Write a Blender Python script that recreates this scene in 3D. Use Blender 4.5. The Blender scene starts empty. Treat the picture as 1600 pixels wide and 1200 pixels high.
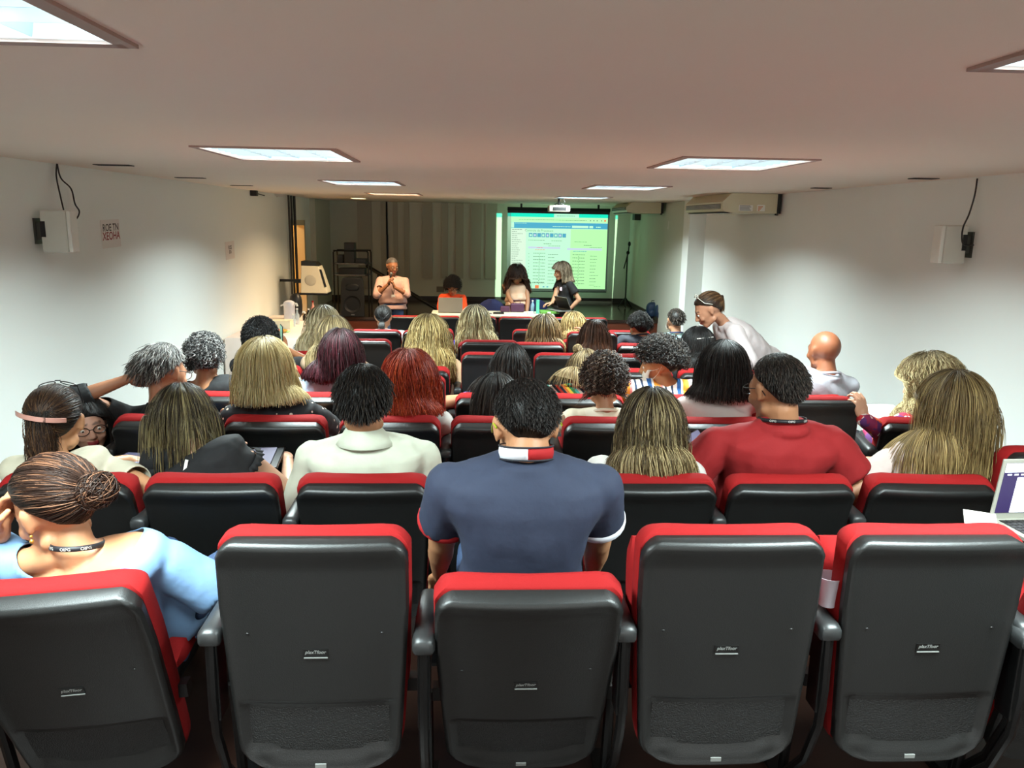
import bpy, bmesh, math, random
import numpy as np
from mathutils import Vector, Matrix, noise as mnoise
random.seed(7); rng = np.random.default_rng(7)
PI = math.pi
SC = bpy.context.scene
COL = SC.collection

# ------------------------------------------------------------------ camera
FPX = 1230.0                      # focal length in pixels of the 1600 px wide frame
CZ = 1.76                         # eye height over the floor of the back row
def cam_basis():
    r = math.radians(1.0)
    dx, dy = 741 - 800, 345 - 600
    c, s = math.cos(r), math.sin(r)
    ux, uy = dx * c + dy * s, -dx * s + dy * c
    pitch = math.atan(-uy / FPX); yaw = math.atan(-ux / (FPX / math.cos(pitch)))
    fw = np.array([math.sin(yaw) * math.cos(pitch), math.cos(yaw) * math.cos(pitch), -math.sin(pitch)])
    rt = np.array([math.cos(yaw), -math.sin(yaw), 0.0]); up = np.cross(rt, fw)
    return fw, rt * c + up * s, rt * s - up * c
FW, RT, DN = cam_basis()
cd = bpy.data.cameras.new('camera'); cam = bpy.data.objects.new('camera', cd); COL.objects.link(cam)
cd.sensor_width = 36.0; cd.lens = 36.0 * FPX / 1600; cd.clip_end = 60
cam.matrix_world = Matrix(((RT[0], -DN[0], -FW[0], 0), (RT[1], -DN[1], -FW[1], 0), (RT[2], -DN[2], -FW[2], CZ), (0, 0, 0, 1)))
SC.camera = cam
def at(px, py, Y):
    v = FW + RT * (px - 800) / FPX + DN * (py - 600) / FPX
    return np.array([0, 0, CZ]) + v * (Y / v[1])
def atX(px, py, X):
    v = FW + RT * (px - 800) / FPX + DN * (py - 600) / FPX
    return np.array([0, 0, CZ]) + v * (X / v[0])
def atZ(px, py, Z):
    v = FW + RT * (px - 800) / FPX + DN * (py - 600) / FPX
    return np.array([0, 0, CZ]) + v * ((Z - CZ) / v[2])

# ------------------------------------------------------------------ world, exposure
w = bpy.data.worlds.new('world'); SC.world = w; w.use_nodes = True
w.node_tree.nodes['Background'].inputs[0].default_value = (1.0, 0.98, 0.94, 1)
w.node_tree.nodes['Background'].inputs[1].default_value = 2.7
SC.view_settings.view_transform = 'Standard'; SC.view_settings.look = 'None'
SC.view_settings.gamma = 1; SC.view_settings.use_curve_mapping = False
SC.view_settings.exposure = 0.15
SC.cycles.use_denoising = True
SC.cycles.max_bounces = 8; SC.cycles.diffuse_bounces = 6; SC.cycles.glossy_bounces = 3
SC.cycles.transparent_max_bounces = 6
SC.cycles.sample_clamp_indirect = 4.0
SC.cycles.caustics_reflective = False; SC.cycles.caustics_refractive = False
LAMP_W = 108.0       # one ceiling light
CEIL = 2.12
XL, XR = -3.10, 3.50

# ------------------------------------------------------------------ materials
def lin(c):
    if isinstance(c, str):
        c = c.lstrip('#'); c = tuple(int(c[i:i + 2], 16) / 255 for i in (0, 2, 4))
    return tuple(x / 12.92 if x <= 0.04045 else ((x + 0.055) / 1.055) ** 2.4 for x in c[:3])
MATS = {}
def mat(name, col, rough=0.6, metal=0.0, emit=0.0, bump=0.0, bscale=60.0, var=0.0, vscale=8.0, spec=0.5, alpha=1.0, trans=0.0, coat=0.0):
    if name in MATS: return MATS[name]
    m = bpy.data.materials.new(name); m.use_nodes = True; nt = m.node_tree; N = nt.nodes; L = nt.links
    b = N['Principled BSDF']; c = lin(col)
    b.inputs['Base Color'].default_value = (*c, 1); b.inputs['Roughness'].default_value = rough
    b.inputs['Metallic'].default_value = metal; b.inputs['Specular IOR Level'].default_value = spec
    b.inputs['Alpha'].default_value = alpha; b.inputs['Transmission Weight'].default_value = trans
    b.inputs['Coat Weight'].default_value = coat
    if emit:
        b.inputs['Emission Color'].default_value = (*c, 1); b.inputs['Emission Strength'].default_value = emit
    if bump or var:
        tc = N.new('ShaderNodeTexCoord')
    if bump:
        n = N.new('ShaderNodeTexNoise'); n.inputs['Scale'].default_value = bscale; n.inputs['Detail'].default_value = 3
        bp = N.new('ShaderNodeBump'); bp.inputs['Strength'].default_value = bump; bp.inputs['Distance'].default_value = 0.01
        L.new(tc.outputs['Object'], n.inputs['Vector']); L.new(n.outputs[0], bp.inputs['Height']); L.new(bp.outputs[0], b.inputs['Normal'])
    if var:
        n2 = N.new('ShaderNodeTexNoise'); n2.inputs['Scale'].default_value = vscale; n2.inputs['Detail'].default_value = 4
        mx = N.new('ShaderNodeMix'); mx.data_type = 'RGBA'
        mx.inputs['A'].default_value = (*[x * (1 - var) for x in c], 1); mx.inputs['B'].default_value = (*[min(1, x * (1 + var)) for x in c], 1)
        L.new(tc.outputs['Object'], n2.inputs['Vector']); L.new(n2.outputs[0], mx.inputs['Factor']); L.new(mx.outputs['Result'], b.inputs['Base Color'])
    MATS[name] = m; return m
def attr_mat(name, rough=0.5, bump=0.0, bscale=200, spec=0.4, stretch=None, sheen=0.0):
    if name in MATS: return MATS[name]
    m = mat(name, (0.5, 0.5, 0.5), rough, spec=spec); nt = m.node_tree; N = nt.nodes; L = nt.links; b = N['Principled BSDF']
    a = N.new('ShaderNodeAttribute'); a.attribute_name = 'tone'; L.new(a.outputs['Color'], b.inputs['Base Color'])
    if bump:
        tc = N.new('ShaderNodeTexCoord'); n = N.new('ShaderNodeTexNoise'); n.inputs['Scale'].default_value = bscale
        bp = N.new('ShaderNodeBump'); bp.inputs['Strength'].default_value = bump; bp.inputs['Distance'].default_value = 0.004
        L.new(tc.outputs['Object'], n.inputs['Vector']); L.new(n.outputs[0], bp.inputs['Height']); L.new(bp.outputs[0], b.inputs['Normal'])
    return m
def pattern(name, kind, cols, scale=30.0, rough=0.8):
    """cloth with a printed or woven pattern: cols is a list of colours"""
    if name in MATS: return MATS[name]
    m = mat(name, cols[0], rough, bump=0.15, bscale=25); nt = m.node_tree; N = nt.nodes; L = nt.links; b = N['Principled BSDF']
    tc = N.new('ShaderNodeTexCoord')
    rp = N.new('ShaderNodeValToRGB'); rp.color_ramp.interpolation = 'CONSTANT'; el = rp.color_ramp.elements
    def ramp(stops):
        while len(el) > len(stops): el.remove(el[-1])
        while len(el) < len(stops): el.new(0.9)
        for e, (p, c) in zip(el, stops): e.position = p; e.color = (*lin(c), 1)
    if kind == 'check':
        mp = N.new('ShaderNodeMapping'); mp.inputs['Rotation'].default_value = (0, 0.5, 0.4); L.new(tc.outputs['Object'], mp.inputs[0])
        t = N.new('ShaderNodeTexChecker'); t.inputs['Scale'].default_value = scale
        t.inputs['Color1'].default_value = (*lin(cols[0]), 1); t.inputs['Color2'].default_value = (*lin(cols[1]), 1)
        L.new(mp.outputs[0], t.inputs[0]); L.new(t.outputs[0], b.inputs['Base Color']); return m
    if kind == 'dots':
        t = N.new('ShaderNodeTexVoronoi'); t.inputs['Scale'].default_value = scale; t.inputs['Randomness'].default_value = 0.35
        L.new(tc.outputs['Object'], t.inputs['Vector']); ramp([(0, cols[1]), (0.2, cols[0])]); L.new(t.outputs['Distance'], rp.inputs[0])
    elif kind == 'patch':
        t = N.new('ShaderNodeTexVoronoi'); t.inputs['Scale'].default_value = scale
        n = N.new('ShaderNodeTexNoise'); n.inputs['Scale'].default_value = scale * 0.8
        ad = N.new('ShaderNodeVectorMath'); ad.operation = 'MULTIPLY_ADD'; ad.inputs[1].default_value = (0.06,) * 3
        L.new(tc.outputs['Object'], n.inputs['Vector']); L.new(n.outputs['Color'], ad.inputs[0]); L.new(tc.outputs['Object'], ad.inputs[2])
        L.new(ad.outputs[0], t.inputs['Vector']); k = len(cols); ramp([(i / k, c) for i, c in enumerate(cols)])
        sp = N.new('ShaderNodeSeparateColor'); L.new(t.outputs['Color'], sp.inputs[0]); L.new(sp.outputs[0], rp.inputs[0])
    elif kind in ('stripex', 'stripez', 'striped'):
        sx = N.new('ShaderNodeSeparateXYZ'); L.new(tc.outputs['Object'], sx.inputs[0])
        mu = N.new('ShaderNodeMath'); mu.operation = 'MULTIPLY'; mu.inputs[1].default_value = scale
        src = sx.outputs[0]
        if kind == 'stripez': src = sx.outputs[2]
        if kind == 'striped':
            a2 = N.new('ShaderNodeMath'); a2.operation = 'ADD'; L.new(sx.outputs[0], a2.inputs[0]); L.new(sx.outputs[2], a2.inputs[1]); src = a2.outputs[0]
        L.new(src, mu.inputs[0]); fr = N.new('ShaderNodeMath'); fr.operation = 'FRACT'; L.new(mu.outputs[0], fr.inputs[0])
        k = len(cols); ramp([(i / k, c) for i, c in enumerate(cols)]); L.new(fr.outputs[0], rp.inputs[0])
    L.new(rp.outputs[0], b.inputs['Base Color']); return m

# ------------------------------------------------------------------ mesh helpers
def v3(*a): return np.array(a if len(a) == 3 else a[0], float)
def unit(v):
    v = np.asarray(v, float); n = np.linalg.norm(v); return v / n if n > 1e-9 else v
class M:
    """collects shapes; build() links them as one mesh object"""
    def __init__(s): s.v = []; s.f = []; s.mi = []; s.n = 0
    def add(s, v, f, mi=0):
        v = np.asarray(v, float).reshape(-1, 3); s.v.append(v)
        s.f += [[i + s.n for i in q] for q in f]; s.mi += [mi] * len(f); s.n += len(v); return s
    def box(s, a, b, mi=0, T=None):
        x0, y0, z0 = a; x1, y1, z1 = b
        v = v3([x0, y0, z0]), v3([x1, y0, z0]), v3([x1, y1, z0]), v3([x0, y1, z0]), v3([x0, y0, z1]), v3([x1, y0, z1]), v3([x1, y1, z1]), v3([x0, y1, z1])
        v = np.array(v)
        if T is not None: v = v @ T[0].T + T[1]
        return s.add(v, [[3, 2, 1, 0], [4, 5, 6, 7], [0, 1, 5, 4], [1, 2, 6, 5], [2, 3, 7, 6], [3, 0, 4, 7]], mi)
    def loft(s, rings, cap=True, mi=0, closed=True):
        k = len(rings[0]); v = np.vstack(rings); f = []
        for i in range(len(rings) - 1):
            for j in range(k if closed else k - 1):
                j2 = (j + 1) % k; f.append([i * k + j, i * k + j2, (i + 1) * k + j2, (i + 1) * k + j])
        if cap: f.append(list(range(k))[::-1]); f.append([(len(rings) - 1) * k + j for j in range(k)])
        return s.add(v, f, mi)
    def tube(s, pts, r, k=8, mi=0, flat=1.0, cap=True):
        pts = [v3(p) for p in pts]; n = len(pts)
        if np.isscalar(r): r = [r] * n
        rings = []; ref = None
        for i in range(n):
            t = unit(pts[min(i + 1, n - 1)] - pts[max(i - 1, 0)])
            if ref is None: ref = v3(0, 0, 1) if abs(t[2]) < 0.9 else v3(1, 0, 0)
            a = unit(np.cross(t, ref)); b = np.cross(a, t); ref = b
            rings.append(np.array([pts[i] + r[i] * (math.cos(q) * a + flat * math.sin(q) * b) for q in np.linspace(0, 2 * PI, k, endpoint=False)]))
        return s.loft(rings, cap, mi)
    def cap(s, p0, r0, p1, r1, k=12, mi=0):
        p0 = v3(p0); p1 = v3(p1); d = p1 - p0; l = np.linalg.norm(d); t = unit(d) if l > 1e-6 else v3(0, 0, 1)
        pts = []; rr = []
        for a in (-1.45, -1.1, -0.6, -0.2): pts.append(p0 + t * math.sin(a) * r0); rr.append(math.cos(a) * r0)
        pts.append(p0); rr.append(r0)
        for q in (0.33, 0.66): pts.append(p0 + d * q); rr.append(r0 + (r1 - r0) * q)
        pts.append(p1); rr.append(r1)
        for a in (0.2, 0.6, 1.1, 1.45): pts.append(p1 + t * math.sin(a) * r1); rr.append(math.cos(a) * r1)
        ref = v3(0, 0, 1) if abs(t[2]) < 0.9 else v3(1, 0, 0); a_ = unit(np.cross(t, ref)); b_ = np.cross(a_, t)
        q = np.linspace(0, 2 * PI, k, endpoint=False)
        return s.loft([np.array([p + r * (math.cos(x) * a_ + math.sin(x) * b_) for x in q]) for p, r in zip(pts, rr)], True, mi)
    def chain(s, pts, rs, k=12):
        for i in range(len(pts) - 1): s.cap(pts[i], rs[i], pts[i + 1], rs[i + 1], k)
        return s
    def ell(s, c, r, R=None, k=16, m=10, mi=0, p=1.0):
        c = v3(c); r = v3(r); R = np.eye(3) if R is None else R
        rings = []
        for i in range(m + 1):
            e = -PI / 2 + 0.08 + (PI - 0.16) * i / m
            ring = np.array([[math.cos(e) * math.cos(q), math.cos(e) * math.sin(q), math.sin(e)] for q in np.linspace(0, 2 * PI, k, endpoint=False)])
            if p != 1.0: ring = np.sign(ring) * np.abs(ring) ** p
            rings.append((ring * r) @ R.T + c)
        return s.loft(rings, True, mi)
    def lathe(s, prof, c=(0, 0, 0), k=20, mi=0, R=None):
        R = np.eye(3) if R is None else R
        return s.loft([np.array([[r * math.cos(q), r * math.sin(q), z] for q in np.linspace(0, 2 * PI, k, endpoint=False)]) @ R.T + v3(c) for r, z in prof], True, mi)
    def mesh(s, name):
        me = bpy.data.meshes.new(name); me.from_pydata(np.vstack(s.v).tolist(), [], s.f)
        return me
    def build(s, name, mats, parent=None, smooth=True, bevel=0.0, origin=None, sub=0):
        me = s.mesh(name)
        if not isinstance(mats, (list, tuple)): mats = [mats]
        for m in mats: me.materials.append(m)
        if len(mats) > 1: me.polygons.foreach_set('material_index', s.mi)
        bm = bmesh.new(); bm.from_mesh(me); bmesh.ops.recalc_face_normals(bm, faces=bm.faces); bm.to_mesh(me); bm.free()
        if origin is not None: me.transform(Matrix.Translation(-Vector(origin)))
        o = bpy.data.objects.new(name, me); COL.objects.link(o)
        if origin is not None: o.location = origin
        if parent is not None: o.parent = parent
        if smooth: me.shade_smooth()
        if smooth and not bevel: 
            try: me.set_sharp_from_angle(angle=math.radians(42))
            except Exception: pass
        if bevel:
            b = o.modifiers.new('bevel', 'BEVEL'); b.width = bevel; b.segments = 2; b.limit_method = 'ANGLE'; b.angle_limit = math.radians(40)
            b.harden_normals = True
        if sub:
            q = o.modifiers.new('sub', 'SUBSURF'); q.levels = sub; q.render_levels = sub
        return o
def tag(o, label=None, cat=None, group=None, kind=None):
    if label: o['label'] = label
    if cat: o['category'] = cat
    if group: o['group'] = group
    if kind: o['kind'] = kind
    return o
def empty(name, loc, label=None, cat=None, group=None, rz=0.0):
    o = bpy.data.objects.new(name, None); COL.objects.link(o); o.location = loc; o.rotation_euler = (0, 0, rz); o.empty_display_size = 0.1
    return tag(o, label, cat, group)
def struct(o): o['kind'] = 'structure'; return o
def rotz(a): c, s = math.cos(a), math.sin(a); return np.array([[c, -s, 0], [s, c, 0], [0, 0, 1.0]])
def rotx(a): c, s = math.cos(a), math.sin(a); return np.array([[1.0, 0, 0], [0, c, -s], [0, s, c]])
def roty(a): c, s = math.cos(a), math.sin(a); return np.array([[c, 0, s], [0, 1.0, 0], [-s, 0, c]])
def text_mesh(body, size, depth=0.0005, shear=0.0, bold=0.0):
    cu = bpy.data.curves.new('t', 'FONT'); cu.body = body; cu.size = size; cu.extrude = depth; cu.shear = shear; cu.offset = bold
    cu.align_x = 'CENTER'; cu.align_y = 'CENTER'; cu.resolution_u = 3
    o = bpy.data.objects.new('t', cu); COL.objects.link(o)
    dg = bpy.context.evaluated_depsgraph_get(); me = bpy.data.meshes.new_from_object(o.evaluated_get(dg))
    v = np.array([x.co[:] for x in me.vertices]); f = [list(p.vertices) for p in me.polygons]
    bpy.data.objects.remove(o); bpy.data.curves.remove(cu); bpy.data.meshes.remove(me)
    return v, f
def copy_tree(o, parent=None):
    c = o.copy(); COL.objects.link(c)
    if parent is not None: c.parent = parent
    for ch in list(o.children): copy_tree(ch, c)
    return c
# ------------------------------------------------------------------ floor profile (a gentle ramp down to the stage)
ROWY = {k: 1.9 + 0.95 * (k - 1) for k in range(1, 9)}; ROWY[9] = 11.3
ROWF = {1: 0.06, 2: 0.01, 3: 0.0, 4: -0.09, 5: -0.10, 6: -0.15, 7: -0.20, 8: -0.31, 9: -0.50}
def fz(y):
    ys = [-6] + [ROWY[k] for k in range(1, 10)] + [30]; zs = [0.06] + [ROWF[k] for k in range(1, 10)] + [-0.50]
    return float(np.interp(y, ys, zs))
# materials of the room
WALLM = mat('white_wall_paint', (0.91, 0.93, 0.915), 0.75, bump=0.05, bscale=40, var=0.02, vscale=1.5)
CEILM = mat('white_ceiling_paint', (0.97, 0.93, 0.88), 0.9, var=0.02, vscale=1.2)
FLOORM = mat('dark_brown_floor', (0.16, 0.09, 0.06), 0.4, var=0.3, vscale=5)
STAGEM = mat('dark_varnished_stage_wood', (0.17, 0.10, 0.06), 0.18, var=0.3, vscale=4)
STAGEF = mat('reddish_brown_wood_panel', (0.40, 0.18, 0.09), 0.4, var=0.25, vscale=6)
BACKM = mat('grey_green_stage_wall_paint', (0.78, 0.78, 0.72), 0.8, var=0.03)
PANELM = mat('grey_acoustic_panel', (0.68, 0.66, 0.60), 0.85)
DARKTRIM = mat('dark_wood_skirting', (0.12, 0.07, 0.05), 0.4)
BLACK = mat('black_plastic', (0.03, 0.03, 0.03), 0.45)
BLACKM = mat('black_metal', (0.025, 0.025, 0.027), 0.35, metal=0.3)
WHITEP = mat('white_plastic', (0.85, 0.85, 0.83), 0.4)
CREAMP = mat('cream_plastic', (0.80, 0.77, 0.66), 0.45)
STEEL = mat('steel', (0.6, 0.6, 0.6), 0.3, metal=0.9)
PAPER = mat('white_paper', (0.90, 0.90, 0.88), 0.8)

YB, Y0 = 16.9, -4.0
m = M(); ys = [Y0, 0.5] + [ROWY[k] for k in range(1, 10)] + [13.95]
v = []; 
for y in ys: v += [(XL, y, fz(y)), (XR, y, fz(y))]
for y in ys: v += [(XL, y, fz(y) - 0.1), (XR, y, fz(y) - 0.1)]
n = len(ys); f = [[2 * i, 2 * i + 1, 2 * i + 3, 2 * i + 2] for i in range(n - 1)] + [[2 * n + 2 * i, 2 * n + 2 * i + 1, 2 * n + 2 * i + 3, 2 * n + 2 * i + 2] for i in range(n - 1)]
m.add(v, f); struct(m.build('floor', FLOORM, smooth=False))

# ceiling with square openings for the recessed lights
LIGHTS = [(-1.11, 1.40), (1.50, 1.40), (-1.11, 4.80), (1.50, 4.80), (-1.12, 8.30), (1.53, 8.20), (-1.15, 11.75), (1.57, 11.75), (-1.11, -1.7), (1.50, -1.7)]
LW, LD = 0.35, 0.42
xs = sorted({XL, XR, 3.25} | {round(x + s * LW, 4) for x, y in LIGHTS for s in (-1, 1)}); yy = sorted({Y0, YB} | {round(y + s * LD, 4) for x, y in LIGHTS for s in (-1, 1)})
m = M(); V = {}; pts = []; F = []
def vid(x, y):
    if (x, y) not in V: V[(x, y)] = len(pts); pts.append((x, y, CEIL))
    return V[(x, y)]
for i in range(len(xs) - 1):
    for j in range(len(yy) - 1):
        cx, cy = (xs[i] + xs[i + 1]) / 2, (yy[j] + yy[j + 1]) / 2
        if any(abs(cx - x) < LW and abs(cy - y) < LD for x, y in LIGHTS): continue
        F.append([vid(xs[i], yy[j]), vid(xs[i + 1], yy[j]), vid(xs[i + 1], yy[j + 1]), vid(xs[i], yy[j + 1])])
m.add(pts, F)
struct(m.build('ceiling', CEILM, smooth=False))

# walls
ZT = CEIL
DY0, DY1, DZ = 13.75, 14.8, 1.72      # doorway in the left wall beside the stage
m = M(); m.box((XL - 0.15, Y0, -0.7), (XL, DY0, ZT)); m.box((XL - 0.15, DY1, -0.7), (XL, YB, ZT)); m.box((XL - 0.15, DY0, DZ), (XL, DY1, ZT))
struct(m.build('wall_left', WALLM, smooth=False))
m = M(); m.box((XR, Y0, -0.7), (XR + 0.15, 12.0, ZT)); struct(m.build('wall_right', WALLM, smooth=False))
m = M(); m.box((3.25, 12.0, -0.7), (XR + 0.15, 12.35, ZT)); struct(m.build('pillar_right', WALLM, smooth=False))
SIDEM = mat('pale_green_white_wall_paint', (0.80, 0.82, 0.77), 0.75)
m = M(); m.box((3.30, 12.35, -0.7), (XR + 0.15, YB, ZT)); struct(m.build('wall_stage_right', SIDEM, smooth=False))
m = M(); m.box((XL - 0.15, YB, -0.7), (XR + 0.15, YB + 0.15, ZT)); struct(m.build('wall_back', BACKM, smooth=False))
# unseen rear opening, added so world light brightens the ceiling: end piers and lintel
m = M(); m.box((XL - 0.15, Y0 - 0.15, -0.7), (XL + 0.4, Y0, ZT)); m.box((XR - 0.4, Y0 - 0.15, -0.7), (XR + 0.15, Y0, ZT)); m.box((XL + 0.4, Y0 - 0.15, 2.0), (XR - 0.4, Y0, ZT))
struct(m.build('wall_rear', WALLM, smooth=False))
m = M(); m.box((XL, 15.35, -0.5), (XL + 0.10, YB, ZT)); struct(m.build('wall_stage_left', BACKM, smooth=False))
# passage behind the doorway, lit by its own warm lamp
YELLOW = mat('warm_yellow_passage_paint', (0.90, 0.78, 0.52), 0.8)
m = M(); m.box((XL - 1.8, DY0 - 0.6, 0.0), (XL - 1.7, DY1 + 1.2, ZT)); m.box((XL - 1.8, DY1 + 1.1, 0), (XL - 0.15, DY1 + 1.2, ZT)); m.box((XL - 1.8, DY0 - 0.7, 0), (XL - 0.15, DY0 - 0.6, ZT))
m.box((XL - 1.8, DY0 - 0.6, ZT), (XL - 0.15, DY1 + 1.2, ZT + 0.1)); m.box((XL - 1.8, DY0 - 0.6, -0.1), (XL - 0.15, DY1 + 1.2, 0.07))
struct(m.build('wall_passage', YELLOW, smooth=False))
ld = bpy.data.lights.new('passage_lamp', 'AREA'); ld.energy = 40; ld.color = (1, 0.78, 0.45); ld.size = 0.3
lo = bpy.data.objects.new('passage_lamp', ld); COL.objects.link(lo); lo.location = (XL - 0.9, 14.5, ZT - 0.03)
struct(lo)
# door frame
m = M()
for y in (DY0, DY1 - 0.09): m.box((XL - 0.13, y, 0.07), (XL + 0.02, y + 0.09, DZ))
m.box((XL - 0.13, DY0, DZ - 0.09), (XL + 0.02, DY1, DZ))
struct(m.build('door_1', mat('cream_door_frame_paint', (0.78, 0.72, 0.58), 0.5), smooth=False))

# stage
ST = 0.07; SY = 13.9
m = M(); m.box((XL, SY, ST - 0.05), (3.30, YB, ST)); struct(m.build('floor_stage', STAGEM, smooth=False))
m = M(); m.box((XL, SY + 0.03, -0.5), (3.30, SY + 0.06, ST - 0.05))
for i in range(33): m.box((XL + 0.2 * i - 0.002, SY + 0.028, -0.5), (XL + 0.2 * i + 0.002, SY + 0.031, ST - 0.05))
struct(m.build('wall_stage_front', STAGEF, smooth=False))
m = M(); m.box((XL + 0.1, YB - 0.02, ST), (3.30, YB, ST + 0.10)); struct(m.build('baseboard_back', DARKTRIM, smooth=False))
m = M(); m.box((3.27, SY, ST), (3.30, YB - 0.02, ST + 0.08)); struct(m.build('baseboard_stage_right', DARKTRIM, smooth=False))
# raised vertical acoustic strips on the back wall
strips = [(560, 582), (596, 604), (615, 622), (632, 640), (660, 676), (690, 700), (712, 724), (735, 752), (758, 776)]
for i, (a, b) in enumerate(strips):
    x0, x1 = at(a, 400, YB)[0], at(b, 400, YB)[0]
    m = M(); m.box((x0, YB - 0.035, 0.55 if i > 3 else 0.3), (x1, YB, ZT)); struct(m.build('trim_%d' % (i + 1), PANELM, smooth=False))
# ceiling slots (narrow air slots seen near both walls)
SLOT = mat('dark_slot', (0.18, 0.15, 0.13), 0.8)
slots = [(150, 205, 257), (275, 320, 277), (360, 395, 289), (1415, 1472, 279), (1262, 1305, 294)]
for a, b, y in slots:
    p, q = atZ(a, y, CEIL), atZ(b, y + (1 if a < 700 else -1), CEIL); c = (p + q) / 2
    m = M(); hx = abs(q[0] - p[0]) / 2; m.box((c[0] - hx, c[1] - 0.05, CEIL - 0.006), (c[0] + hx, c[1] + 0.05, CEIL - 0.0005))
    o = m.build('air_slot', SLOT, smooth=False, origin=(c[0], c[1], CEIL - 0.006))
    side = {150: 'nearest slot above left wall speaker', 275: 'middle slot along the left wall', 360: 'farthest slot along the left wall', 1415: 'near slot by the right wall speaker', 1262: 'far slot above the right air conditioner end'}[a]
    tag(o, 'narrow dark air slot in ceiling, ' + side, 'air slot', 'air slots along the ceiling edges')

# ------------------------------------------------------------------ recessed ceiling lights with louvres
FRAME = mat('brownish_white_light_frame', (0.62, 0.50, 0.46), 0.5)
REFL = mat('bright_aluminium_reflector', (0.93, 0.95, 0.97), 0.28, metal=0.8)
TUBE = mat('glowing_tube', (0.80, 0.97, 1.0), 0.5, emit=45.0)
HOUS = mat('light_housing_white', (0.9, 0.92, 0.95), 0.4, emit=0.0)
def make_light():
    root = empty('ceiling_light', (0, 0, CEIL))
    m = M(); a, b, t = LW + 0.012, LD + 0.012, 0.02
    for s in (-1, 1):
        m.box((s * (LW - 0.006) if s > 0 else -a - t, -b - t, -0.008), (a + t if s > 0 else -(LW - 0.006), b + t, 0.0))
        m.box((-a, s * (LD - 0.006) if s > 0 else -b - t, -0.008), (a, b + t if s > 0 else -(LD - 0.006), 0.0))
    m.build('frame', FRAME, root, smooth=False)
    m = M(); h = 0.11   # housing box above the ceiling
    m.add([(-LW, -LD, 0), (LW, -LD, 0), (LW, LD, 0), (-LW, LD, 0), (-LW, -LD, h), (LW, -LD, h), (LW, LD, h), (-LW, LD, h)],
          [[4, 5, 6, 7], [0, 1, 5, 4], [1, 2, 6, 5], [2, 3, 7, 6], [3, 0, 4, 7]])
    m.build('housing', HOUS, root, smooth=False)
    for i in range(4):
        x = -LW + LW * 2 * (i + 0.5) / 4; m = M(); m.tube([(x, -LD + 0.03, 0.075), (x, LD - 0.03, 0.075)], 0.013, 8); m.build('lamp_tube', TUBE, root)
    m = M()      # louvre: parabolic lengthwise fins and cross blades
    for i in range(1, 4):
        x = -LW + LW * 2 * i / 4
        m.loft([np.array([(x - 0.020, y, 0.056), (x - 0.006, y, 0.03), (x - 0.001, y, 0.004), (x + 0.001, y, 0.004), (x + 0.006, y, 0.03), (x + 0.020, y, 0.056)]) for y in (-LD, LD)])
    for j in range(1, 7):
        y = -LD + LD * 2 * j / 7
        m.loft([np.array([(x, y - 0.009, 0.054), (x, y - 0.001, 0.006), (x, y + 0.001, 0.006), (x, y + 0.009, 0.054)]) for x in (-LW, LW)])
    m.build('louvre', REFL, root, smooth=False)
    l = bpy.data.lights.new('lamp_glow', 'AREA'); l.shape = 'RECTANGLE'; l.size = 2 * LW - 0.04; l.size_y = 2 * LD - 0.04; l.energy = LAMP_W; l.color = (0.87, 1.0, 0.98)
    l.spread = math.radians(146)
    lo = bpy.data.objects.new('lamp_glow', l); COL.objects.link(lo); lo.parent = root; lo.location = (0, 0, 0.002)
    return root
lp = make_light()
side = {0: 'over the back rows left of centre, cut by the frame', 1: 'above the back rows at right, only a sliver seen', 2: 'over the left block, second from the camera', 3: 'over the right block, second from the camera',
        4: 'over the left block, third from the camera', 5: 'over the right block, third from the camera', 6: 'at left, nearest the stage', 7: 'at right, nearest the stage by the projector', 8: 'behind the camera at left', 9: 'behind the camera at right'}
for i, (x, y) in enumerate(LIGHTS):
    o = lp if i == 0 else copy_tree(lp)
    if i == 6:      # this one has warm lamps
        for ch in o.children:
            if ch.type == 'LIGHT': ch.data = ch.data.copy(); ch.data.color = (1.0, 0.72, 0.42); ch.data.energy = LAMP_W * 0.75
            if ch.name.startswith('lamp_tube'): ch.data = ch.data.copy(); ch.data.materials[0] = mat('warm_glowing_tube', (1.0, 0.86, 0.66), 0.5, emit=30.0)
    o.location = (x, y, CEIL); tag(o, 'square louvred ceiling light ' + side[i], 'ceiling light', 'louvred ceiling lights')
# small warm downlight by the left table
p = atZ(560, 309, CEIL)
r = empty('small_downlight', (p[0], p[1], CEIL), 'small square warm downlight in the ceiling before the stage', 'ceiling light')
m = M(); m.box((-0.12, -0.22, -0.012), (0.12, 0.22, -0.002)); m.build('frame', WHITEP, r, smooth=False)
m = M(); m.box((-0.10, -0.20, -0.016), (0.10, 0.20, -0.012)); m.build('diffuser', mat('warm_glow', (1, 0.90, 0.68), 0.5, emit=2.5), r, smooth=False)
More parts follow.
